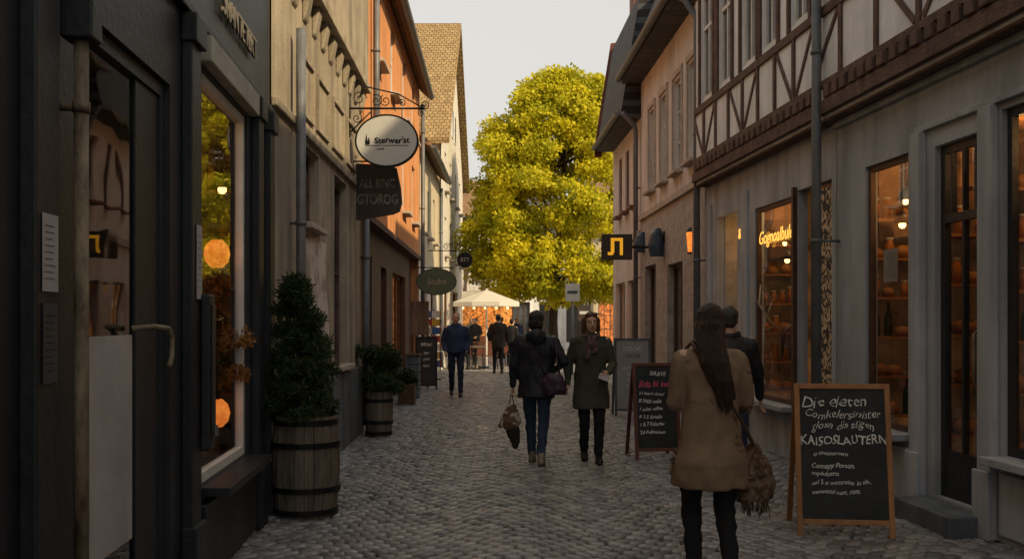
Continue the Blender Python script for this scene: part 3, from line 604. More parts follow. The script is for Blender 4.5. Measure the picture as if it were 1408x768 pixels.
m=D.m();m.box(y(24.6),y(25.3),-.9,-.3,8.3,10.6);m.build('chimney',G['redwood'],D.r)
pipe(D,.08,.1,5.6,w=.1,r=.05,top=[(.08,.12,5.7),(-.1,.4,5.95)])
m=D.m();m.box(0,D.L,0,.09,3.35,3.5);m.build('cornice',G['stone'],D.r)
# ---- left row
xL1=lambda Y:-1.417-.0739*Y
E=Bd('shop_building','black painted shopfront building nearest on the left',xL1,-8,8.66,-1);y=E.y
ops=[(y(6.18),y(7.67),.6,3.12),(y(4.18),y(5.45),.05,2.85),(y(1.2),y(3.0),.6,3.0)]
wall(E,0,4.6,ops,'black',rev=.12);shell(E,4.6,7,'black')
wall(E,4.6,7.6,[],'beige',name='upper_wall');roofp(E,7.6,10.5,7,.5,'slate')
m=E.m();m.box(0,E.L,0,.1,4.5,4.65);m.box(0,E.L,0,.05,3.32,3.38);m.build('cornice',G['black'],E.r,bev=.01)
window(E,*ops[0],w=-.02,fm='white',gm='glass',nx=1,fw=.06,sill='black')
m=E.m();m.box(y(6.1),y(7.75),.0,.08,3.14,3.3);m.build('blind_box',G['cream'],E.r,bev=.01)
m=E.m();m.box(y(6.08),y(7.77),.0,.05,.02,.5);m.build('stall_riser',G['black'],E.r,bev=.01)
d=window(E,*ops[1],w=-.03,fm='black',gm='glass',nx=1,fw=.07,name='door')
m=E.m();m.box(y(4.30),y(4.95),-.058,-.052,.55,1.53);q=m.build('poster',G['paper'],d)
m=E.m();m.box(y(4.98),y(5.37),-.058,-.045,.15,2.77);m.build('dark_panel',G['black'],d)
m=E.m();a=y(5.15);m.tube([(a-.25,-.04,1.56),(a-.2,.05,1.57),(a-.05,.08,1.56),(a+.02,.08,1.52),(a+.02,.08,1.42),(a-.03,.08,1.37)],.013,8);m.build('handle',G['rust'],d,True)
window(E,*ops[2],w=-.1,fm='black',gm='glass',nx=1)
for Yp in(5.8,7.95,8.5,3.58):
    m=E.m();m.box(y(Yp)-.11,y(Yp)+.11,0,.06,0,3.3);m.box(y(Yp)-.13,y(Yp)+.13,.002,.09,0,.45);m.box(y(Yp)-.13,y(Yp)+.13,.002,.09,3.15,3.31);m.build('pilaster',G['black'],E.r,bev=.008)
pipe(E,y(3.85),0,2.65,w=.08,r=.028,mt='rust')
m=E.m();m.box(y(3.79),y(3.91),.02,.14,2.65,4.3);m.build('pipe_cover',G['black'],E.r,bev=.008)
rd=E.dirs();brs=mat('dim_brass_letters',(.17,.15,.12),rough=.5)
text('BHHUL',.2,brs,E.r,mtx(E.W(y(7.0),.03,3.98),rd,(0,0,1)),ext=.01)
text('SRANTETERT',.22,brs,E.r,mtx(E.W(y(7.25),.03,3.66),rd,(0,0,1)),ext=.01,sx=.95)
faint=mat('faint_print',(.2,.185,.175),bump=0);G['faintsheet']=mat('weathered_sheet',(.07,.066,.062),(.04,.038,.036),bump=.1)
def paper(b,Y,z0,z1,wd,label,w=.064,mt='paper'):
    p=b.W(b.y(Y),w,z0);t=thing('notice',label,'notice',p,b.rz);h=z1-z0
    m=M(o=b.o);m.box(-wd/2,wd/2,0,.004,0,h);m.build('sheet',G[mt],t)
    m=M(o=b.o)
    for i in range(9):m.box(-wd*.38,wd*(.1+.25*random.random()),.0045,.0055,h*(.85-.085*i)-.0015,h*(.85-.085*i)+.0015)
    m.build('print',faint if mt=='paper' else G['black'],t);return t
paper(E,3.58,1.7,1.97,.14,'small pale notice on the black wall left of the rusty pipe')
paper(E,3.58,1.38,1.66,.13,'dark weathered notice below the pale one, left of the rusty pipe',mt='faintsheet')
paper(E,5.83,1.72,2.14,.12,'narrow pale notice on the black pilaster left of the big window',w=.065)
t=thing('meter_box','black metal meter box on the pilaster beside the white framed window','box',E.W(y(5.93),.0,.85),E.rz)
m=M(o=-1);m.box(-.07,.07,.065,.12,0,.9);m.build('housing',G['black'],t,bev=.012);m=M(o=-1);m.box(-.05,.05,.122,.128,.06,.84);m.build('lid',G['black'],t,bev=.004);m=M(o=-1);m.box(0,.03,.13,.145,.08,.14);m.build('lock',G['metal'],t)
room(E,y(6.0),y(8.5),.5,3.2,2.4,'dimglow',w=-.13);room(E,y(4.1),y(5.55),.05,2.9,1.8,'dark',w=-.13)
plight(E.W(y(6.9),-1.0,2.9),14)
# L2
x3=lambda Y:-1.849-.022*Y
H=Bd('plaster_building','beige plaster building with corbelled cornice behind the barrel planter on the left',x3,8.68,14.78,-1);y=H.y
ops=[(y(10.15),y(11.1),2.58,3.36),(y(12.2),y(13.3),1.05,3.34)]
wall(H,0,4.35,ops,'beige',rev=.2);shell(H,8,7,'beige')
m=H.m();m.box(0,H.L,.0,.04,0,.95);m.build('plinth',G['plinth'],H.r)
for a in ops: window(H,*a,w=-.1,fm='timber',nx=2,nz=2,sill='stone')
m=H.m();m.prw([(y(9.85),.96),(y(11.7),.96),(y(11.75),1.5),(y(11.5),2.1),(y(11.55),2.45),(y(10.9),2.48),(y(10.0),2.4),(y(9.9),1.8)],0,.012);m.build('peeling_patch',G['peel'],H.r)
for a,c in((9.9,10.7),(10.9,11.7),(12,12.9),(13.2,14.1)):
    m=H.m();s0,s1=y(a),y(c);z0,z1=3.62,4.22
    m.box(s0,s1,0,.03,z0,z0+.04);m.box(s0,s1,0,.03,z1-.04,z1);m.box(s0,s0+.04,0.001,.031,z0+.04,z1-.04);m.box(s1-.04,s1,.001,.031,z0+.04,z1-.04);m.build('wall_panel_frame',G['beige'],H.r)
m=H.m();m.box(0,H.L,.0,.05,3.42,3.5);m.build('string_course',G['beige'],H.r,bev=.01)
Y=9.0
while Y<14.6:
    m=H.m();m.prs([(0,4.55),(.03,4.58),(.05,4.66),(.07,4.76),(.08,4.82),(.08,4.86),(0,4.86)],y(Y),y(Y)+.2);m.build('corbel',G['beige'],H.r,bev=.015);Y+=.55
m=H.m();m.box(0,H.L,0,.14,4.86,4.96);m.build('cornice',G['beige'],H.r,bev=.01)
wall(H,4.35,4.86,[],'beige',name='frieze')
wn=[(10.0,10.8),(12.2,13.0)]
wall(H,4.96,8,[(y(a),y(c),5.8,7.2) for a,c in wn],'beige',w=.1,name='upper_wall',rev=.12)
for a,c in wn:window(H,y(a),y(c),5.8,7.2,w=.04)
m=H.m();m.quad((H.L-.004,.1,4.96),(H.L-.004,-.1,4.96),(H.L-.004,-.1,8),(H.L-.004,.1,8));m.quad((.004,.1,4.96),(.004,-.1,4.96),(.004,-.1,8),(.004,.1,8));m.build('return_wall',G['beige'],H.r,recalc=False)
roofp(H,8,11,7,.25,'slate',wj=.1)
pipe(H,y(9.5),0.1,4.3,w=.1,r=.045);pipe(H,y(14.68),.1,3.3,w=.08,r=.05)
# L3
x4=lambda Y:-1.89-.017*Y
I=Bd('plaster_house','orange plaster house with overhanging upper floors and dark ground floor on the left',x4,14.8,25.78,-1);y=I.y
ops=[(y(15.7),y(17.6),.15,2.7),(y(19),y(20.0),.1,2.6),(y(21.2),y(24.2),.5,2.6)]
wall(I,0,3.12,ops,'brown',w=-.22,rev=.2);shell(I,7.3,7,'orange',10.6)
m=I.m();m.quad((0,-.23,3.115),(I.L,-.23,3.115),(I.L,0,3.115),(0,0,3.115));m.build('jetty_soffit',G['timber'],I.r,recalc=False)
m=I.m();m.box(0,I.L,-.0,.03,3.1,3.2);m.build('jetty_beam',G['timber'],I.r)
window(I,*ops[0],w=-.34,fm='redwood',nx=3,gm='glass',split=2.2,name='shop_window');room(I,ops[0][0],ops[0][1],.1,2.75,1.2,'dimglow',w=-.42)
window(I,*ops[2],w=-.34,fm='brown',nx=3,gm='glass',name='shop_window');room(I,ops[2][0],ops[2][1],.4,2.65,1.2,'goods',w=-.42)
m=I.m();m.box(ops[1][0],ops[1][1],-.38,-.33,.1,2.6);d=m.build('door',G['redwood'],I.r);m=I.m();m.tube([(ops[1][0]+.1,-.32,1.1),(ops[1][0]+.1,-.27,1.1),(ops[1][0]+.22,-.27,1.1)],.012,6);m.build('handle',G['metal'],d,True)
wn=[(16.2,17.0),(18.6,19.4),(21,21.8),(23.4,24.2)]
wo=[(y(a),y(c),z,z+1.3) for a,c in wn for z in(3.85,5.75)]
wall(I,3.2,7.35,wo,'orange',name='upper_wall',rev=.12)
m=I.m();m.quad((.004,0,3.12),(.004,-.3,3.12),(.004,-.3,7.3),(.004,0,7.3));m.build('return_wall',G['orange'],I.r,recalc=False)
for q in wo: window(I,*q,w=-.05,fm='white',nx=2,nz=2,sill='stone')
roofp(I,7.3,10.8,7,.25,'tile')
pipe(I,I.L-.1,.1,7.0,w=.09,r=.05);pipe(I,y(15.6),3.3,7.0,w=.09,r=.05)
x5=lambda Y:-2.39+.0015*Y
J=Bd('plaster_house','cream house with low eaves between the orange house and the white gable',x5,25.8,32.9,-1);y=J.y
ops=[(y(26.5),y(28.4),.5,2.5),(y(29.5),y(31.5),.5,2.5)]
wn=[(26.6,27.3),(28.4,29.1),(30.4,31.1)]
wall(J,0,3.1,ops,'pwhite');shell(J,5.8,6,'yellow',9)
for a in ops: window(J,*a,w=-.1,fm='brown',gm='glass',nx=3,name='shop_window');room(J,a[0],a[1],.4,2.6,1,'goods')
wall(J,3.1,6.1,[(y(a),y(c),3.9,5.2) for a,c in wn],'yellow',name='upper_wall',rev=.1)
for a,c in wn:window(J,y(a),y(c),3.9,5.2,w=-.04,nx=2,nz=2,sill='stone')
roofp(J,6.1,8.6,6,.3,'tile');pipe(J,J.L-.2,.1,5.8)
K=Bd('gabled_house','tall white house with steep gable to the lane and yellow-brown tiled roof',lambda Y:-2.6+.0095*Y,33,45,-1);y=K.y
ze,zr=7.6,12.7;h=K.L/2
ops=[(y(34.3),y(36.8),.4,2.7),(y(38.5),y(41.5),.4,2.7)]
wn=[(a,a+.9,z) for z in(3.8,6.0) for a in(34.5,37.0,39.8,42.4)]
wall(K,0,7.6,ops+[(y(a),y(c),z,z+1.3) for a,c,z in wn],'pwhite')
for a in ops: window(K,*a,w=-.1,fm='brown',gm='glass',nx=3,name='shop_window');room(K,a[0],a[1],.4,2.7,1,'goods')
for a,c,z in wn:window(K,y(a),y(c),z,z+1.3,w=-.04,nx=2,nz=2,sill='stone')
m=K.m();m.prw([(0,7.6),(K.L,7.6),(h,zr)],-.2,0);m.build('gable_wall',G['pwhite'],K.r)
for a in(-.7,.7):
    m=K.m();m.box(h+a-.35,h+a+.35,.0,.03,8.4,9.5);f=m.build('window',G['white'],K.r);m=K.m();m.box(h+a-.28,h+a+.28,.031,.036,8.47,9.43);m.build('pane',G['wglass'],f)
m=K.m();m.prw([(-.45,ze-.38),(h,zr+.02),(h,zr+.2),(-.45,ze-.2)],-9,.3);m.prw([(K.L+.45,ze-.38),(h+.001,zr+.02),(h+.001,zr+.2),(K.L+.45,ze-.2)],-9,.3);m.build('roof',G['tiley'],K.r)
m=K.m();m.quad((.01,-.05,0),(.01,-9,0),(.01,-9,7.6),(.01,-.05,7.6));m.quad((K.L-.01,-.05,0),(K.L-.01,-9,0),(K.L-.01,-9,7.6),(K.L-.01,-.05,7.6));m.build('side_wall',G['yellow'],K.r,recalc=False)
# ---- far end houses
def far(label,xa,xb,Yf,ze,zr,wm_,rm,lit=True,tim=False,nw=4):
    b=Bd.__new__(Bd);b.p0=V((xa,Yf,0));b.p1=V((xb,Yf,0));b.L=xb-xa;b.o=-1;b.Y0=0;b.c=1;b.rz=0;b.r=thing('town_house',label,'building',b.p0,0)
    n=nw;st=b.L/n;so_=[(i*st+.25,(i+1)*st-.25,.4,2.6) for i in range(n)]
    wo=[(i*st+st*.3,i*st+st*.7,z,z+1.2) for i in range(n) for z in ([3.4,5.2] if ze>6.8 else [3.6])]
    wall(b,0,ze,so_+wo,wm_);shell(b,ze,7,wm_,zr)
    for q in so_:
        window(b,*q,w=-.1,fm='brown',gm='glass' if lit else 'wglass',nx=3,nz=3,name='shop_window')
        if lit: room(b,q[0],q[1],.3,2.7,1.0,'brightglow')
    for q in wo:window(b,*q,w=-.05,nx=2,nz=2)
    if tim:
        m=b.m()
        for z in(3.0,4.7,6.5,ze-.15):m.box(0,b.L,0,.04,z,z+.14)
        i=0
        while i*.9<b.L:
            if not any(q[0]-.1<i*.9<q[1]+.1 for q in wo): m.box(i*.9,i*.9+.12,.002,.036,3.14,ze-.15)
            i+=1
        for i in range(n):m.bar((i*st+.05,3.15),(i*st+st*.28,4.68),.1,.003,.03);m.bar(((i+1)*st-.05,3.15),((i+1)*st-st*.28,4.68),.1,.003,.03)
        m.build('timber_frame',G['timber'],b.r)
    roofp(b,ze,zr,7,.4,rm)
    return b
G['brightglow']=mat('bright_glow_interior',(1.0,.42,.11),(.12,.04,.012),rough=.8,sc=5,emit=.8)  # strong shop light painted into far room walls as emission
far('far half-timbered house with brown tiled roof at the end of the lane',-7,-.3,54,7.1,9.3,'pwhite','tile',tim=True,nw=6)
far('far pale grey house with slate roof behind the tree trunk',-.25,4.2,56,6.2,8.6,'infill','slate',lit=False,nw=3)
far('far cream house behind the right half of the tree',4.3,13,54,6.5,9.5,'yellow','tile',lit=True,nw=6)
# ================= SHOP CONTENTS
def proto(m,name,mt,sm=True):
    me=m.mesh(name);me.materials.append(mt)
    if sm:me.polygons.foreach_set('use_smooth',[True]*len(me.polygons))
    return me
loafme=proto(M().ell((0,0,.05),.1,.07,.06,12),'loaf',G['bread'])
jarme=proto(M().rings([((0,0,0),.04,.04),((0,0,.12),.045,.045),((0,0,.15),.03,.03),((0,0,.17),.032,.032)],12),'jar_body',mat('amber_jar',(.55,.22,.05),rough=.2,bump=0))
lidme=proto(M().rings([((0,0,.17),.036,.036),((0,0,.19),.036,.036)],12),'lid',G['signwhite'],False)
botme=proto(M().rings([((0,0,0),.035,.035),((0,0,.17),.035,.035),((0,0,.22),.013,.013),((0,0,.28),.013,.013)],12),'bottle_body',mat('green_bottle',(.03,.06,.02),rough=.12,bump=0))
corkme=proto(M().rings([((0,0,.27),.016,.016),((0,0,.3),.016,.016)],8),'stopper',G['oak'],False)
ORD=['lowest','second','third','fourth','fifth','sixth']
def shelf(b,Yc,w0,w1,z0,n,dz,where,dark=False):
    c=b.W(b.y(Yc),0,0);t=thing('display_shelf','wooden display shelf full of goods in '+where,'shelf',c,b.rz)
    for e in(-w0,-w1+.03):
        m=M(o=b.o);m.box(.11,.15,e-.03,e,z0,z0+n*dz);m.build('post',G['brown'],t)
    m=M(o=b.o);m.box(.151,.17,-w1,-w0,z0,z0+n*dz);m.build('back_panel',G['dimglow'],t)  # panel glows by itself in place of lamplight
    for i in range(n):
        m=M(o=b.o);m.box(-.15,.15,-w1+.031,-w0-.001,z0+i*dz,z0+i*dz+.025);m.build('shelf_board',G['oak'],t)
        x=w0+.07
        while x<min(w1,w0+.8)-.05:
            p=wm(t)@V((-.04+random.uniform(-.04,.05),-b.o*x,z0+i*dz+.026));k=random.choice('lljjb')
            if k=='l':
                o=bpy.data.objects.new('bread_loaf',loafme);col.objects.link(o);o.location=p;o.rotation_euler=(0,0,random.random()*3);tag(o,'brown loaf on the %s shelf board in %s'%(ORD[i],where),'bread','loaves on the %s board in %s'%(ORD[i],where));x+=.05
            elif k=='j':
                o=thing('glass_jar','amber jar on the %s shelf board in %s'%(ORD[i],where),'jar',p,0,'jars on the %s board in %s'%(ORD[i],where))
                for nm,me in(('jar_body',jarme),('lid',lidme)):
                    q=bpy.data.objects.new(nm,me);col.objects.link(q);q.parent=o
            else:
                o=thing('bottle','green bottle on the %s shelf board in %s'%(ORD[i],where),'bottle',p,0,'bottles on the %s board in %s'%(ORD[i],where))
                for nm,me in(('bottle_body',botme),('stopper',corkme)):
                    q=bpy.data.objects.new(nm,me);col.objects.link(q);q.parent=o
            s_=random.uniform(.85,1.3);o.scale=(s_,s_,s_)
            x+=.115+random.random()*.03
def pendant(b,s,w,z,zt,where):
    p=b.W(s,w,z);t=thing('pendant_lamp','lit pendant lamp '+where,'lamp',p)
    m=M();m.tube([(0,0,.1),(0,0,zt-z)],.006,5);m.build('cord',G['iron'],t);m=M();m.rings([((0,0,.0),.09,.09),((0,0,.06),.06,.06),((0,0,.11),.02,.02)],14);m.build('lamp_shade',G['iron'],t,True);m=M();m.ell((0,0,-.015),.035,.035,.035,10);m.build('bulb',G['bulb'],t,True)
y=A.y
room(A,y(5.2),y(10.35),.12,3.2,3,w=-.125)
shelf(A,10.05,.14,1.3,.66,6,.38,'the window nearest the drainpipe');shelf(A,8.68,.14,1.0,.2,6,.42,'the glazed shop door');shelf(A,7.7,.14,1.3,.66,6,.38,'the rightmost window')
pendant(A,y(9.5),-.25,2.5,3.2,'in the window nearest the drainpipe');pendant(A,y(9.75),-.4,2.75,3.2,'further back in the window nearest the drainpipe');pendant(A,y(7.2),-.25,2.5,3.2,'in the rightmost window')
plight(A.W(y(9.4),-.5,2.95),11);plight(A.W(y(8.1),-.5,2.95),9);plight(A.W(y(6.9),-.5,2.95),11)
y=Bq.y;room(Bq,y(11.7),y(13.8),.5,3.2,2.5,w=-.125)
shelf(Bq,13.5,.14,1.3,.66,6,.38,'the gold-lettered window');pendant(Bq,y(12.6),-.25,2.35,3.2,'in the gold-lettered window');pendant(Bq,y(13.1),-.4,2.6,3.2,'further back in the gold-lettered window')
plight(Bq.W(y(12.7),-.6,2.95),13)
t=thing('antler_decoration','branching pale antler decoration inside the window with gold lettering','decoration',Bq.W(Bq.y(12.9),-.3,1.45))
for sx in(-1,1):
    m=M();m.tube([(0,0,0),(.15*sx,.0,.12),(.3*sx,0,.35),(.28*sx,0,.6)],[.02,.018,.014,.005],6)
    for a,c in(((.2*sx,0,.2),(.12*sx,0,.42)),((.3*sx,0,.35),(.42*sx,0,.5)),((.1*sx,0,.08),(.22*sx,0,.02))):m.tube([a,c],[.013,.004],6)
    m.build('antler',G['cream'],t,True)
m=M();m.rings([((0,0,-.3),.012,.012),((0,0,-.05),.03,.03),((0,0,.05),.02,.02)],8);m.build('mount',G['brown'],t,True)
paper(A,9.35,1.95,2.25,.28,'pale price list sheet inside the window left of the shop door',w=-.07)
for (Yy,ww,zz,lb) in((7.42,-.17,2.08,'upper orange glowing lantern in the white framed window'),(7.42,-.17,.93,'lower orange glowing lantern in the white framed window'),(7.62,-.28,1.62,'middle orange glowing lantern in the white framed window')):
    t=thing('orange_lantern',lb,'lantern',E.W(E.y(Yy),ww,zz))
    m=M();m.rings([((0,0,-.1),.04,.04),((0,0,-.06),.08,.08),((0,0,.0),.095,.095),((0,0,.06),.08,.08),((0,0,.1),.04,.04)],16);m.build('globe',G['glow'],t,True)
    m=M();m.tube([(0,0,.1),(0,0,.16)],.02,8);m.tube([(0,0,.15),(0,0,(3.2-zz) if zz>1.2 else .2)],.004,5);m.build('hanger',G['iron'],t)
t=thing('display_table','dark wooden display table inside the white framed window','table',E.W(E.y(7.1),-.5,.5),E.rz)
m=M(o=-1);m.box(-.6,.9,-.5,.33,.26,.3);m.build('table_top',G['brown'],t)
for a in(-.55,.8):
    for c in(-.47,.25):
        m=M(o=-1);m.box(a,a+.05,c,c+.05,0,.26);m.build('leg',G['brown'],t)
shelf(E,8.3,.13,1.5,.6,6,.4,'the white framed window',dark=True)
pendant(E,E.y(7.75),-.2,2.6,3.2,'in the white framed window')
# leaf generator
def leaves(cl,n,size,name,mt,parent,r0=.35,wd=.38,upw=0,r1=1.15):
    cs=np.array([c[:3] for c in cl]);rs=np.array([c[3] for c in cl]);w_=rs**2.2;w_/=w_.sum()
    idx=rng.choice(len(cl),n,p=w_);d=rng.normal(size=(n,3));d/=np.linalg.norm(d,axis=1)[:,None]
    rr=rng.uniform(r0,r1,n)**.6;pos=cs[idx]+d*(rs[idx]*rr)[:,None]*np.array([1,1,.7])
    a=rng.normal(size=(n,3))+d*.6;a[:,2]+=-.4+upw;a/=np.linalg.norm(a,axis=1)[:,None];nn=rng.normal(size=(n,3))+d*.9;nn[:,2]+=.5
    b=np.cross(a,nn);b/=np.linalg.norm(b,axis=1)[:,None]+1e-9
    s=size*rng.uniform(.6,1.3,n)[:,None];c_=np.cross(a,b)
    v=np.stack([pos,pos+a*s*.5+b*s*wd+c_*s*.08,pos+a*s,pos+a*s*.5-b*s*wd+c_*s*.08],1).reshape(-1,3)
    f=np.arange(n*4).reshape(-1,4);me=bpy.data.meshes.new(name);me.from_pydata(v.tolist(),[],f.tolist());me.materials.append(mt)
    o=bpy.data.objects.new(name,me);col.objects.link(o);o.parent=parent;return o
t=thing('dried_plant','dried orange-brown leafy arrangement on the table in the white framed window','plant',E.W(E.y(7.55),-.25,.8))
m=M()
for i in range(9):m.tube([(0,0,0),(random.uniform(-.12,.12),random.uniform(-.12,.12),.5),(random.uniform(-.2,.2),random.uniform(-.15,.15),.95)],[.006,.004,.002],4)
m.build('stem',G['brown'],t);leaves([(random.gauss(0,.08),random.gauss(0,.09),random.uniform(.3,1.1),.09) for _ in range(22)],1800,.05,'foliage',leafmat('dried_leaves',(.10,.04,.01),(.42,.2,.05)),t)
m=M();m.rings([((0,0,0),.07,.07),((0,0,.12),.09,.09),((0,0,.22),.05,.05)],14);m.build('vase',G['stone'],t,True)
# TREE
T=thing('linden_tree','large yellow-green leafy tree filling the end of the lane','tree',(1.55,38,0))
m=M();m.tube([(0,0,-.05),(.02,0,.25),(-.02,.02,1.5),(.05,0,3),(.25,.05,5),(.4,0,7.5),(.5,0,9.4)],[.26,.19,.16,.15,.12,.07,.03],12)
cl=[]
HW=[(2.4,2.2),(3,3.3),(4,4.3),(5.1,4.3),(5.9,3.7),(7,3.3),(8.6,3.0),(9.6,2.2),(10.7,1.0)]
def outline(z,a):
    for (z0,r0),(z1,r1) in zip(HW,HW[1:]):
        if z0<=z<=z1:
            r=r0+(r1-r0)*(z-z0)/(z1-z0);break
    else:r=1
    return r*(1+.30*noise.noise(V((math.cos(a)*1.8,math.sin(a)*1.8,z*.9))))
for i in range(430):
    z=random.uniform(2.5,10.6);a=random.random()*6.283;r=outline(z,a);q=random.uniform(.1,1)**.42
    rad=random.uniform(.2,.55)*(1 if z<8.8 else .85);cl.append(((r-rad*.3)*q*math.cos(a)+.45,(r-rad*.3)*q*math.sin(a)*.8,z,rad))
for i in range(50):
    c=cl[i*8];z0=max(2.1,c[2]-1.4);m.tube([(0.05,0,z0),(c[0]*.35+.1,c[1]*.35,z0+.6),(c[0]*.8,c[1]*.8,c[2])],[.06,.035,.01],6)
m.build('trunk',G['bark'],T,True)
leaves(cl,150000,.135,'crown',G['leaf'],T,.1,.36,0,2.0)
# PLANTERS
def barrel(loc,r,h,label):
    t=thing('barrel_planter',label,'planter',loc)
    pr=[(0,.88),(.25,.97),(.5,1),(.75,.97),(1,.9)]
    m=M();n=22;vs=[];
    for z,q in pr:
        for j in range(n):
            for e in(.06,.94):
                a=(j+e)/n*6.283;vs.append((r*q*math.cos(a),r*q*math.sin(a),z*h))
            a=(j+1)/n*6.283;vs.append((r*q*.965*math.cos(a),r*q*.965*math.sin(a),z*h))
    K_=n*3;fs=[]
    for i in range(4):
        for j in range(K_):fs.append((i*K_+j,i*K_+(j+1)%K_,(i+1)*K_+(j+1)%K_,(i+1)*K_+j))
    m.add(vs,fs);m.build('staves',G['barrel'],t)
    m=M();m.rings([((0,0,h*.93),r*.87,r*.87),((0,0,h*.935),.02,.02)],24);m.build('soil',G['brown'],t)
    for z,q in((.06,.92),(.28,.985),(.72,.985),(.94,.925)):
        m=M();m.rings([((0,0,z*h-.022),r*q*.97,r*q*.97),((0,0,z*h-.022),r*q+.008,r*q+.008),((0,0,z*h+.022),r*q+.008,r*q+.008),((0,0,z*h+.022),r*q*.97,r*q*.97)],32);m.build('hoop',G['iron'],t)
    return t
barrel((-1.70,8.45,0),.28,.82,'weathered oak barrel used as a planter on the left')
s=thing('potted_shrub','dark green conical shrub growing in the oak barrel','shrub',(-1.70,8.45,.78))
m=M();m.tube([(0,0,-.05),(.02,0,.3),(0,0,.8)],[.02,.015,.006],6)
cl=[]
for i in range(130):
    z=random.uniform(.0,1.12)**1.05;r=.31*(1-z/1.22)**.6;a=random.random()*6.28;q=random.random()**.5
    cl.append((r*q*math.cos(a)-.08*z,r*q*math.sin(a),z+.02,random.uniform(.035,.08)))
for i in range(16):
    a=random.random()*6.28;z=random.uniform(.1,1.0);cl.append((.33*(1-z/1.3)*math.cos(a)-.08*z,.33*(1-z/1.3)*math.sin(a),z,.05))
for c in cl[::3]:m.tube([(0,0,max(0,c[2]-.15)),(c[0],c[1],c[2])],[.007,.003],4)
m.build('stem',G['bark'],s);leaves(cl,24000,.055,'foliage',G['shrub'],s,.1,.11,.8,1.6)
barrel((-1.86,14.3,0),.20,.68,'smaller dark barrel planter beside the downpipe on the left')
s=thing('potted_shrub','round green bush growing in the smaller dark barrel','shrub',(-1.86,14.3,.62))
cl=[(random.gauss(.05,.12),random.gauss(0,.12),random.uniform(.02,.62),random.uniform(.06,.12)) for _ in range(42)]
m=M()
for c in cl[::3]:m.tube([(0,0,-.02),(c[0],c[1],c[2])],[.008,.003],4)
m.build('stem',G['bark'],s);leaves(cl,9000,.055,'foliage',G['shrub'],s,.2,.2,.4)
t=thing('wooden_planter','small dark square planter with trailing greenery by the orange house','planter',(-2.0,19.5,0))
m=M();m.box(-.16,.16,-.16,.16,0,.4);m.build('planter_box',G['brown'],t,bev=.01);s=thing('trailing_plant','low green plant in the small dark square planter','plant',(-2.0,19.5,.38))
leaves([(random.gauss(0,.1),random.gauss(0,.1),random.uniform(0,.25),.1) for _ in range(12)],1600,.06,'foliage',G['shrub'],s);m=M();m.tube([(0,0,-.02),(0,0,.2)],.01,5);m.build('stem',G['bark'],s)
# ================= SIGNS
def spiral(c,r0,turns,sgn=1,n=22,start=0):
    return [(c[0]+sgn*r0*(1-i/n*.85)*math.cos(start+turns*6.283*i/n),c[1],c[2]+r0*(1-i/n*.85)*math.sin(start+turns*6.283*i/n)) for i in range(n+1)]
Ys=13.5;c=P(532,194,Ys);xw=H.W(H.y(Ys),0,0).x
t=thing('hanging_sign','oval white hanging sign on a scrolled wrought iron bracket','sign',(c.x,Ys,c.z))
m=M()
def disc(m,rx,rz,y0,y1,n=48):
    vs=[(rx*math.cos(6.283*i/n),y0,rz*math.sin(6.283*i/n)) for i in range(n)]+[(rx*math.cos(6.283*i/n),y1,rz*math.sin(6.283*i/n)) for i in range(n)]
    m.add(vs,[tuple(range(n)),tuple(range(2*n-1,n-1,-1))]+[(i,(i+1)%n,(i+1)%n+n,i+n) for i in range(n)])
disc(m,.42,.35,-.03,.03);m.build('sign_rim',G['iron'],t)
m=M();disc(m,.395,.325,-.036,.036);m.build('sign_face',mat('oval_sign_face',(.58,.58,.56),(.52,.52,.5),rough=.5),t)
text("Sterwer'st",.11,G['iron'],t,mtx((c.x+.07,Ys-.038,c.z+.0),(1,0,0),(0,0,1)),shear=.05,bold=.003,wob=.08)
text('LEGSI',.04,G['iron'],t,mtx((c.x-.08,Ys-.038,c.z-.11),(1,0,0),(0,0,1)))
m=M();x=-.25
m.box(x-.03,x+.03,-.041,-.0365,-.05,.0);m.prw([(x-.028,0),(x-.002,0),(x-.015,.09)],-.041,-.0365);m.prw([(x+.005,0),(x+.03,0),(x+.018,.05)],-.041,-.0365);m.box(-.28,.28,-.041,-.0365,-.066,-.06);m.build('church_emblem',G['iron'],t)
m=M();X0=xw-c.x
m.tube([(X0,0,.43),(.5,0,.43)],.014,8);m.tube([(X0,0,.05),(X0,0,.85)],.018,8)
m.tube([(X0,0,.1),(X0+.12,0,.22),(X0+.3,0,.40)],.01,6);m.tube([(X0,0,.8),(X0+.2,0,.72),(.15,0,.62),(.45,0,.45)],.01,6)
for cc,r0,sg,st in(((X0+.13,0,.56),.1,1,0),((X0+.36,0,.53),.085,-1,1),((-.02,0,.53),.08,1,2),((.2,0,.5),.055,-1,0),((.5,0,.48),.06,1,-1.6),((X0+.1,0,.3),.07,-1,2),((.45,0,.37),.05,1,1)):
    m.tube(spiral(cc,r0,1.5,sg,start=st),.007,6)
for a in(-.2,.2):m.tube([(a,0,.43),(a,0,.3)],.007,6)
m.build('bracket',G['iron'],t,True)
a=P(490,303,13.9);b=P(553,225,13.9)
t=thing('projecting_sign','dark brown shaped sign with pale lettering below the oval sign','sign',(a.x,13.9,a.z))
w_=b.x-a.x;h_=b.z-a.z
m=M();m.prw([(0,0),(w_*.8,.08),(w_*.95,.12),(w_,.25),(w_*.97,.45),(w_*.88,h_-.06),(w_*.6,h_-.02),(0,h_)],-.03,.03);m.build('sign_board',G['signdark'],t,bev=.005)
fad=mat('faded_sign_letters',(.3,.26,.21),(.08,.065,.05),sc=14,bump=0)
text('ALL BINC',.165,fad,t,mtx((a.x+w_*.46,13.868,a.z+h_*.64),(1,0,0),(0,0,1)),sx=.68,bold=.005)
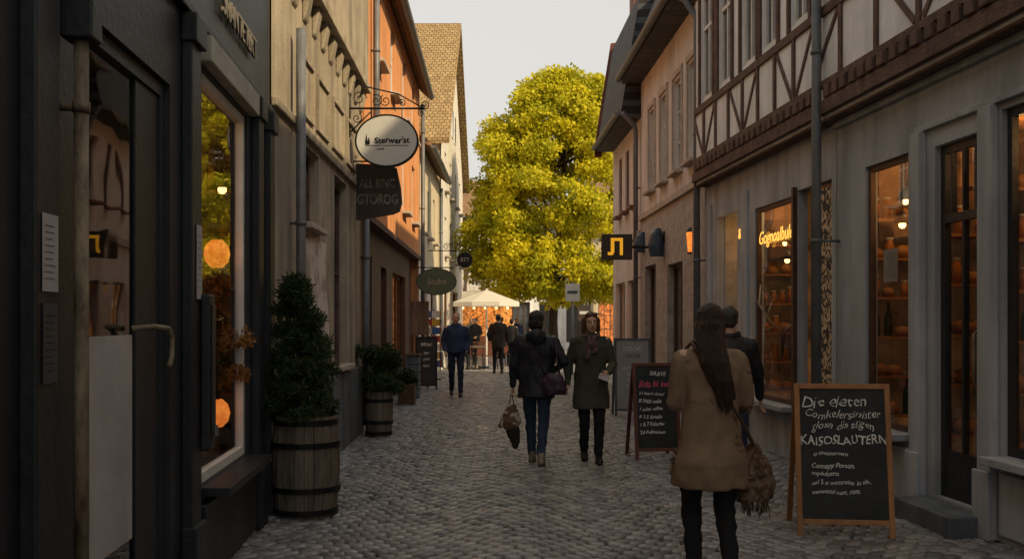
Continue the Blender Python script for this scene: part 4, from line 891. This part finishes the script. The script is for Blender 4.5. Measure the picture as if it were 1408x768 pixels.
text('GTOROG',.19,fad,t,mtx((a.x+w_*.47,13.868,a.z+h_*.36),(1,0,0),(0,0,1)),sx=.68,bold=.006)
m=M();m.tube([(-.06,0,h_+.03),(w_*.8,0,h_+.03)],.012,6);m.build('bracket',G['iron'],t)
c=P(600,387,24);t=thing('hanging_sign','dark green oval sign sticking out from the orange house','sign',c)
m=M();disc(m,.46,.3,-.03,.03);m.build('sign_face',mat('green_sign',(.11,.15,.09),(.07,.10,.07),rough=.5),t);m=M()
m.tube([(.46*math.cos(i*.2618),-.0,.3*math.sin(i*.2618)) for i in range(25)],.02,6);m.build('sign_rim',G['iron'],t);m=M();m.tube([(-.55,0,.33),(.4,0,.33)],.015,6);m.build('bracket',G['iron'],t)
text('Stube',.2,G['cream'],t,mtx((c.x,23.965,c.z),(1,0,0),(0,0,1)),shear=.2)
c=P(639,357,28);t=thing('hanging_sign','small round black sign with number beyond the green oval sign','sign',c)
m=M();disc(m,.2,.2,-.02,.02);m.build('sign_face',G['iron'],t);text('877',.16,G['cream'],t,mtx((c.x,27.975,c.z),(1,0,0),(0,0,1)));m=M();m.tube([(-1.0,0,.25),(.3,0,.25)],.015,6);m.tube([(.2*math.cos(i*.2618),0,.2*math.sin(i*.2618)) for i in range(25)],.018,6)
for cc in((-.5,0,.36),(-.15,0,.36),(.2,0,.34)):m.tube(spiral(cc,.1,1.4),.01,5)
m.build('bracket',G['iron'],t)
a=P(827,357,20.4);b=P(869,322,20.4)
t=thing('projecting_sign','dark box sign with a yellow arch-shaped mark on the right side','sign',(a.x,20.4,a.z));w_=b.x-a.x;h_=b.z-a.z
m=M();m.box(0,w_,-.06,.06,0,h_);m.build('sign_box',G['signdark'],t,bev=.01);m=M();m.tube([(w_,0,h_*.5),(x2(20.4)-a.x,0,h_*.5)],.025,8);m.build('bracket',G['iron'],t)
m=M();y0,y1=-.066,-.061;X=.12
m.prw([(X+.06,.43),(X+.3,.43),(X+.3,.09),(X+.24,.09),(X+.24,.37),(X+.13,.37),(X+.13,.15),(X+.1,.09),(X,.09),(X,.15),(X+.06,.15)],y0,y1);m.build('emblem',G['yell'],t)
dbm=mat('dark_blue_metal',(.04,.07,.11),rough=.4)
for px,Yy,hh,lb in((882,21.2,.42,'small dark wall spotlight next to the box sign with yellow mark'),(903,18.9,.52,'larger dark blue wall lamp right of the box sign')):
    c=P(px,333,Yy);t=thing('wall_lamp',lb,'lamp',c);xw=x2(Yy)-c.x
    m=M();m.rings([((0,0,-hh/2),.13,.12),((-.02,0,-hh*.1),.15,.13),((.0,0,hh*.3),.11,.1),((.03,0,hh/2),.05,.05)],10);m.build('lamp_housing',dbm,t);m=M();m.tube([(.05,0,.05),(xw,0,.1)],.02,6);m.box(xw-.02,xw,-.08,.08,0,.2);m.build('arm',G['iron'],t)
c=P(950,331,16.5);t=thing('wall_lantern','small lit amber wall lantern on the ashlar ground floor','lamp',c)
m=M();m.rings([((0,0,-.18),.05,.05),((0,0,.14),.075,.075)],4);m.build('lantern_glass',G['glow'],t);m=M();m.rings([((0,0,.14),.09,.09),((0,0,.22),.02,.02)],4);m.rings([((0,0,-.21),.055,.055),((0,0,-.18),.055,.055)],4);m.build('lantern_cap',G['iron'],t);m=M();m.tube([(0,0,.2),(.08,0,.26),(x2(16.5)-c.x,0,.2)],.012,6);m.build('arm',G['iron'],t)
def aframe(label,loc,rz,w,h,fm,bm_,tx,tilt=.2,name='sandwich_board',wob=.22):
    t=thing(name,label,'sandwich board',loc,rz);f=.04
    up=V((0,tilt,h)).normalized();nn=V((0,-h,tilt)).normalized()
    T=Matrix(((1,0,0,0),(0,nn.y*-1,up.y,-tilt),(0,nn.z*-1,up.z,0),(0,0,0,1)))
    def put(m):
        m.v=[tuple(T@V(v)) for v in m.v];return m
    Ls=math.hypot(h,tilt)
    m=M();m.box(-w/2,-w/2+f,-.015,.015,0,Ls);m.box(w/2-f,w/2,-.015,.015,0,Ls);m.box(-w/2+f,w/2-f,-.014,.014,Ls-f,Ls);m.box(-w/2+f,w/2-f,-.014,.014,.09,.09+f);put(m).build('front_frame',fm,t,bev=.004)
    m=M();m.box(-w/2+f,w/2-f,-.004,.006,.09+f,Ls-f);put(m).build('writing_panel',bm_,t)
    for s_ in(-1,1):
        m=M();x=s_*(w/2-f/2);m.add([(x-f/2,.01,Ls-.06),(x+f/2,.01,Ls-.06),(x+f/2,.035,Ls-.06),(x-f/2,.035,Ls-.06),(x-f/2,tilt+.15,0),(x+f/2,tilt+.15,0),(x+f/2,tilt+.18,0),(x-f/2,tilt+.18,0)],[(0,1,2,3),(4,5,6,7),(0,1,5,4),(1,2,6,5),(2,3,7,6),(3,0,4,7)]);m.build('rear_leg',fm,t)
    Wt=wm(t)
    for s_,sz,x,z,mt,al,bo in tx:
        p=Wt@(T@V((x,-.006,z)));W_=mtx(p,Wt.to_3x3()@V((1,0,0)),Wt.to_3x3()@up)@Matrix.Rotation(random.uniform(-.02,.03),4,'Z')
        text(s_,sz,G[mt],t,W_,align=al,shear=.25 if not s_.isupper() else .08,ext=.001,bold=bo,sx=.9,wob=wob)
    return t
aframe('chalkboard sandwich board in a light oak frame with white handwriting, nearest on the right',(2.49,7.75,0),R(-7),.70,1.12,G['oak'],G['chalk'],[
 ('Die eleten',.125,-.06,1.0,'chalkw','CENTER',-.001),('Comkelersänister',.085,0,.905,'chalkw','CENTER',-.0005),('glosn dis sligen',.085,.0,.82,'chalkw','CENTER',-.0005),('KAISOSLAUTERN',.092,0,.71,'chalkw','CENTER',.0005),
 ('o covonoroern',.045,-.22,.61,'chalkw','LEFT',.0003),('Connepy Porson,',.05,-.24,.52,'chalkw','LEFT',.0003),('nopdukatrss',.045,-.24,.46,'chalkw','LEFT',.0003),('nol 5 o wontraten in alt-.',.047,-.24,.39,'chalkw','LEFT',.0003),('waswattd nunt, rom.',.047,-.24,.33,'chalkw','LEFT',.0003)])
aframe('chalkboard sandwich board in a red-brown frame with a pink heading line',(1.67,12.0,0),R(6),.54,1.1,G['redwood'],G['chalk'],[
 ('SSRAVE',.065,0.03,.99,'chalkw','CENTER',.001),('Rda bl ind',.1,-.02,.87,'chalkp','CENTER',.002),('3.3 drlern dolser',.05,-.21,.76,'chalkw','LEFT',.0005),('B 3000 nolle',.058,-.21,.67,'chalkw','LEFT',.001),('1 unlen nohsn',.055,-.21,.58,'chalkw','LEFT',.001),('# 2.5 Sanelts',.058,-.21,.49,'chalkw','LEFT',.001),('1 & 7 Kidorler',.055,-.21,.4,'chalkw','LEFT',.001),('2.6 Pulfinsonen',.055,-.21,.31,'chalkw','LEFT',.001)])
aframe('grey poster stand with dark and pale lettering behind the red-brown framed board',(2.02,17.2,0),R(3),.62,1.3,G['plinth'],mat('grey_poster',(.3,.3,.295),(.24,.24,.24),rough=.7),[
 ('ITISOKI',.11,0,1.12,'signwhite','CENTER',0),('TASTOE',.08,0,1.0,'dark','CENTER',0),('KALTE KUCHE',.065,0,.8,'signwhite','CENTER',.0),('SUPPEN',.065,0,.7,'signwhite','CENTER',.0),('SALATE',.065,0,.6,'signwhite','CENTER',.0),('KUCHEN',.065,0,.5,'signwhite','CENTER',.0)],tilt=.12,name='poster_stand',wob=0)
aframe('small black menu board standing by the wall of the orange house',(-1.98,23.7,0),R(4),.5,1.22,G['iron'],G['chalk'],[('MENU',.1,0,1.05,'chalkw','CENTER',0),('BIER',.07,0,.85,'chalkw','CENTER',0),('WEIN',.07,0,.7,'chalkw','CENTER',0),('SEKT',.07,0,.55,'chalkw','CENTER',0)],tilt=.15)
c=P(577,438,24.3);t=thing('notice_board','brown wooden notice board on the wall above the black menu board','notice board',(c.x,24.3,0))
m=M();m.box(-.22,.22,-.03,.03,1.25,2.05);m.build('board_panel',G['barrel'],t,bev=.01)
for a in(-.18,.18):
    m=M();m.box(a-.025,a+.025,.031,.07,0,2.0);m.build('post',G['brown'],t)
t=thing('wooden_crate','grey wooden box with slatted sides in front of the orange house','box',(-2.05,21.2,0));m=M()
for i in range(5):m.box(-.14,.14,-.2,.2,.02+i*.17,.17+i*.17)
m.build('slats',G['plinth'],t,bev=.01);m=M();m.box(-.16,.16,-.22,.22,.87,.91);m.build('lid',G['brown'],t)
t=thing('postcard_rack','rack of colourful red and white cards outside the cream house','rack',(-2.1,27.5,0))
m=M();m.tube([(0,0,0),(0,0,1.9)],.02,6);m.rings([((0,0,0),.22,.22),((0,0,.04),.2,.2)],12);m.build('stand',G['iron'],t)
cm=[mat('card_'+n_,c_,rough=.5,bump=0) for n_,c_ in(('red',(.5,.05,.03)),('white',(.7,.68,.6)),('yellow',(.6,.35,.05)),('blue',(.05,.12,.3)))]
for i in range(7):
    for j in range(4):
        m=M();a=j*1.57+.4;q=V((math.cos(a),math.sin(a),0))*.16;s_=V((-math.sin(a),math.cos(a),0))*.11
        z=.35+i*.22;m.quad(tuple(q-s_+V((0,0,z))),tuple(q+s_+V((0,0,z))),tuple(q*1.1+s_+V((0,0,z+.18))),tuple(q*1.1-s_+V((0,0,z+.18))));m.build('card',cm[(i*3+j)%4],t,recalc=False)
for px,py0,py1,Yy,wd,mt,lb in((787,390,414,30,.42,'signwhite','white square street sign on a pole in front of the tree'),(803,419,441,33,.42,'signdark','small dark blue framed street sign right of the tree trunk')):
    a=P(px,py1,Yy);b=P(px,py0,Yy);t=thing('street_sign',lb,'sign',(a.x,Yy,0))
    m=M();m.tube([(0,0,0),(0,0,b.z+.05)],.03,8);m.build('post',G['metal'],t,True);m=M();m.box(-wd/2,wd/2,-.05,-.032,a.z,b.z);m.build('sign_plate',G[mt],t,bev=.006)
    m=M();m.box(-wd*.35,wd*.35,-.056,-.051,a.z+.22,b.z-.2);m.build('symbol',G['plinth'] if mt=='signwhite' else G['signwhite'],t)
PY=34.2
t=thing('parasol','large cream cafe parasol in front of the lit stalls','parasol',(-.85,PY,0))
m=M();m.tube([(0,0,0),(0,0,2.66)],.03,8);m.build('pole',G['white'],t);m=M();n=8;R_=1.18
ring=[(R_*math.cos((i+.5)*6.283/n),R_*math.sin((i+.5)*6.283/n)) for i in range(n)]
m.add([(0,0,2.62)]+[(x,yy,2.2) for x,yy in ring]+[(x,yy,2.06) for x,yy in ring],[(0,i+1,(i+1)%n+1) for i in range(n)]+[(i+1,(i+1)%n+1,(i+1)%n+1+n,i+1+n) for i in range(n)])
cv,N,L,B=nt('canvas');B.inputs['Base Color'].default_value=(.85,.82,.75,1);tr=N.new('ShaderNodeBsdfTranslucent');tr.inputs[0].default_value=(.9,.85,.75,1);xm=N.new('ShaderNodeMixShader');xm.inputs[0].default_value=.4;L.new(B.outputs[0],xm.inputs[1]);L.new(tr.outputs[0],xm.inputs[2]);L.new(xm.outputs[0],N['Material Output'].inputs[0])
m.build('canopy',cv,t)
m=M();m.rings([((0,0,0),.3,.3),((0,0,.08),.28,.28)],16);m.build('base',G['plinth'],t)
for i in range(8):
    a=(i+.5)*.7854;m=M();m.tube([(0,0,2.56),(R_*math.cos(a)*.97,R_*math.sin(a)*.97,2.18)],.012,5);m.build('rib',G['brown'],t)
plight((-1.2,45.5,2.1),22,(1,.5,.18))
def table(x,yy,lb):
    t=thing('cafe_table',lb,'table',(x,yy,0));m=M();m.rings([((0,0,.72),.35,.35),((0,0,.75),.35,.35)],20);m.build('table_top',G['barrel'],t);m=M();m.tube([(0,0,.02),(0,0,.72)],.025,8);m.build('leg',G['iron'],t);m=M();m.rings([((0,0,0),.22,.22),((0,0,.03),.2,.2)],12);m.build('base',G['iron'],t)
def chair(x,yy,a,lb):
    t=thing('cafe_chair',lb,'chair',(x,yy,0),a,'chairs around the cafe tables');m=M();m.box(-.2,.2,-.2,.2,.43,.46);m.build('seat',G['brown'],t,bev=.01);m=M()
    for z in(.6,.7,.8):m.box(-.18,.18,-.215,-.195,z,z+.05)
    m.build('backrest',G['brown'],t)
    for sx in(-1,1):
        m=M();m.tube([(sx*.18,-.24,0),(sx*.18,-.19,.45),(sx*.18,-.22,.88)],.013,6);m.build('leg',G['iron'],t);m=M();m.tube([(sx*.18,.22,0),(sx*.18,.18,.44)],.013,6);m.build('leg',G['iron'],t)
table(-1.2,33.5,'round cafe table nearest the lane, under the parasol');table(.2,36,'round cafe table to the right of the parasol')
for i,(x,yy,a,lb) in enumerate(((-1.85,33.5,-1.6,'cafe chair on the left of the nearest round table'),(-.7,33.4,1.6,'cafe chair on the right of the nearest round table'),(.05,35.3,.2,'cafe chair in front of the right-hand round table'),(.8,36,1.6,'cafe chair right of the right-hand round table'),(-.4,36.2,-1.8,'cafe chair left of the right-hand round table'),(-1.2,35.8,3.1,'cafe chair just behind the parasol'))):chair(x,yy,a,lb)
t=thing('market_stall','lit orange stall with a cream roof behind the parasol','stall',(-1.2,46,0))
m=M();m.box(-1.3,1.3,-.5,.5,0,.9);m.build('counter',G['redwood'],t,bev=.01)
for a in(-1.25,1.25):
    for c_ in(-.5,.5):
        m=M();m.tube([(a,c_,0),(a,c_,2.5)],.03,6);m.build('post',G['brown'],t)
m=M();m.prs([(-.8,2.3),(0,2.9),(.8,2.3),(.8,2.25),(0,2.84),(-.8,2.25)],-1.5,1.5);m.build('stall_roof',G['cream'],t);m=M();m.box(-1.2,1.2,.35,.4,.9,2.3);m.build('back_panel',G['goods'],t)  # stall back panel carries painted goods and its own glow
for i in range(5):
    q=thing('pendant_lamp','warm bulb number %s from the left under the stall roof'%['one','two','three','four','five'][i],'lamp',(-2.2+i*.5,45.8,2.15));m=M();m.ell((0,0,0),.05,.05,.05,10);m.build('bulb',G['bulb'],q,True);m=M();m.tube([(0,0,.05),(0,0,.25)],.008,5);m.build('cord',G['iron'],q)
flush_text()
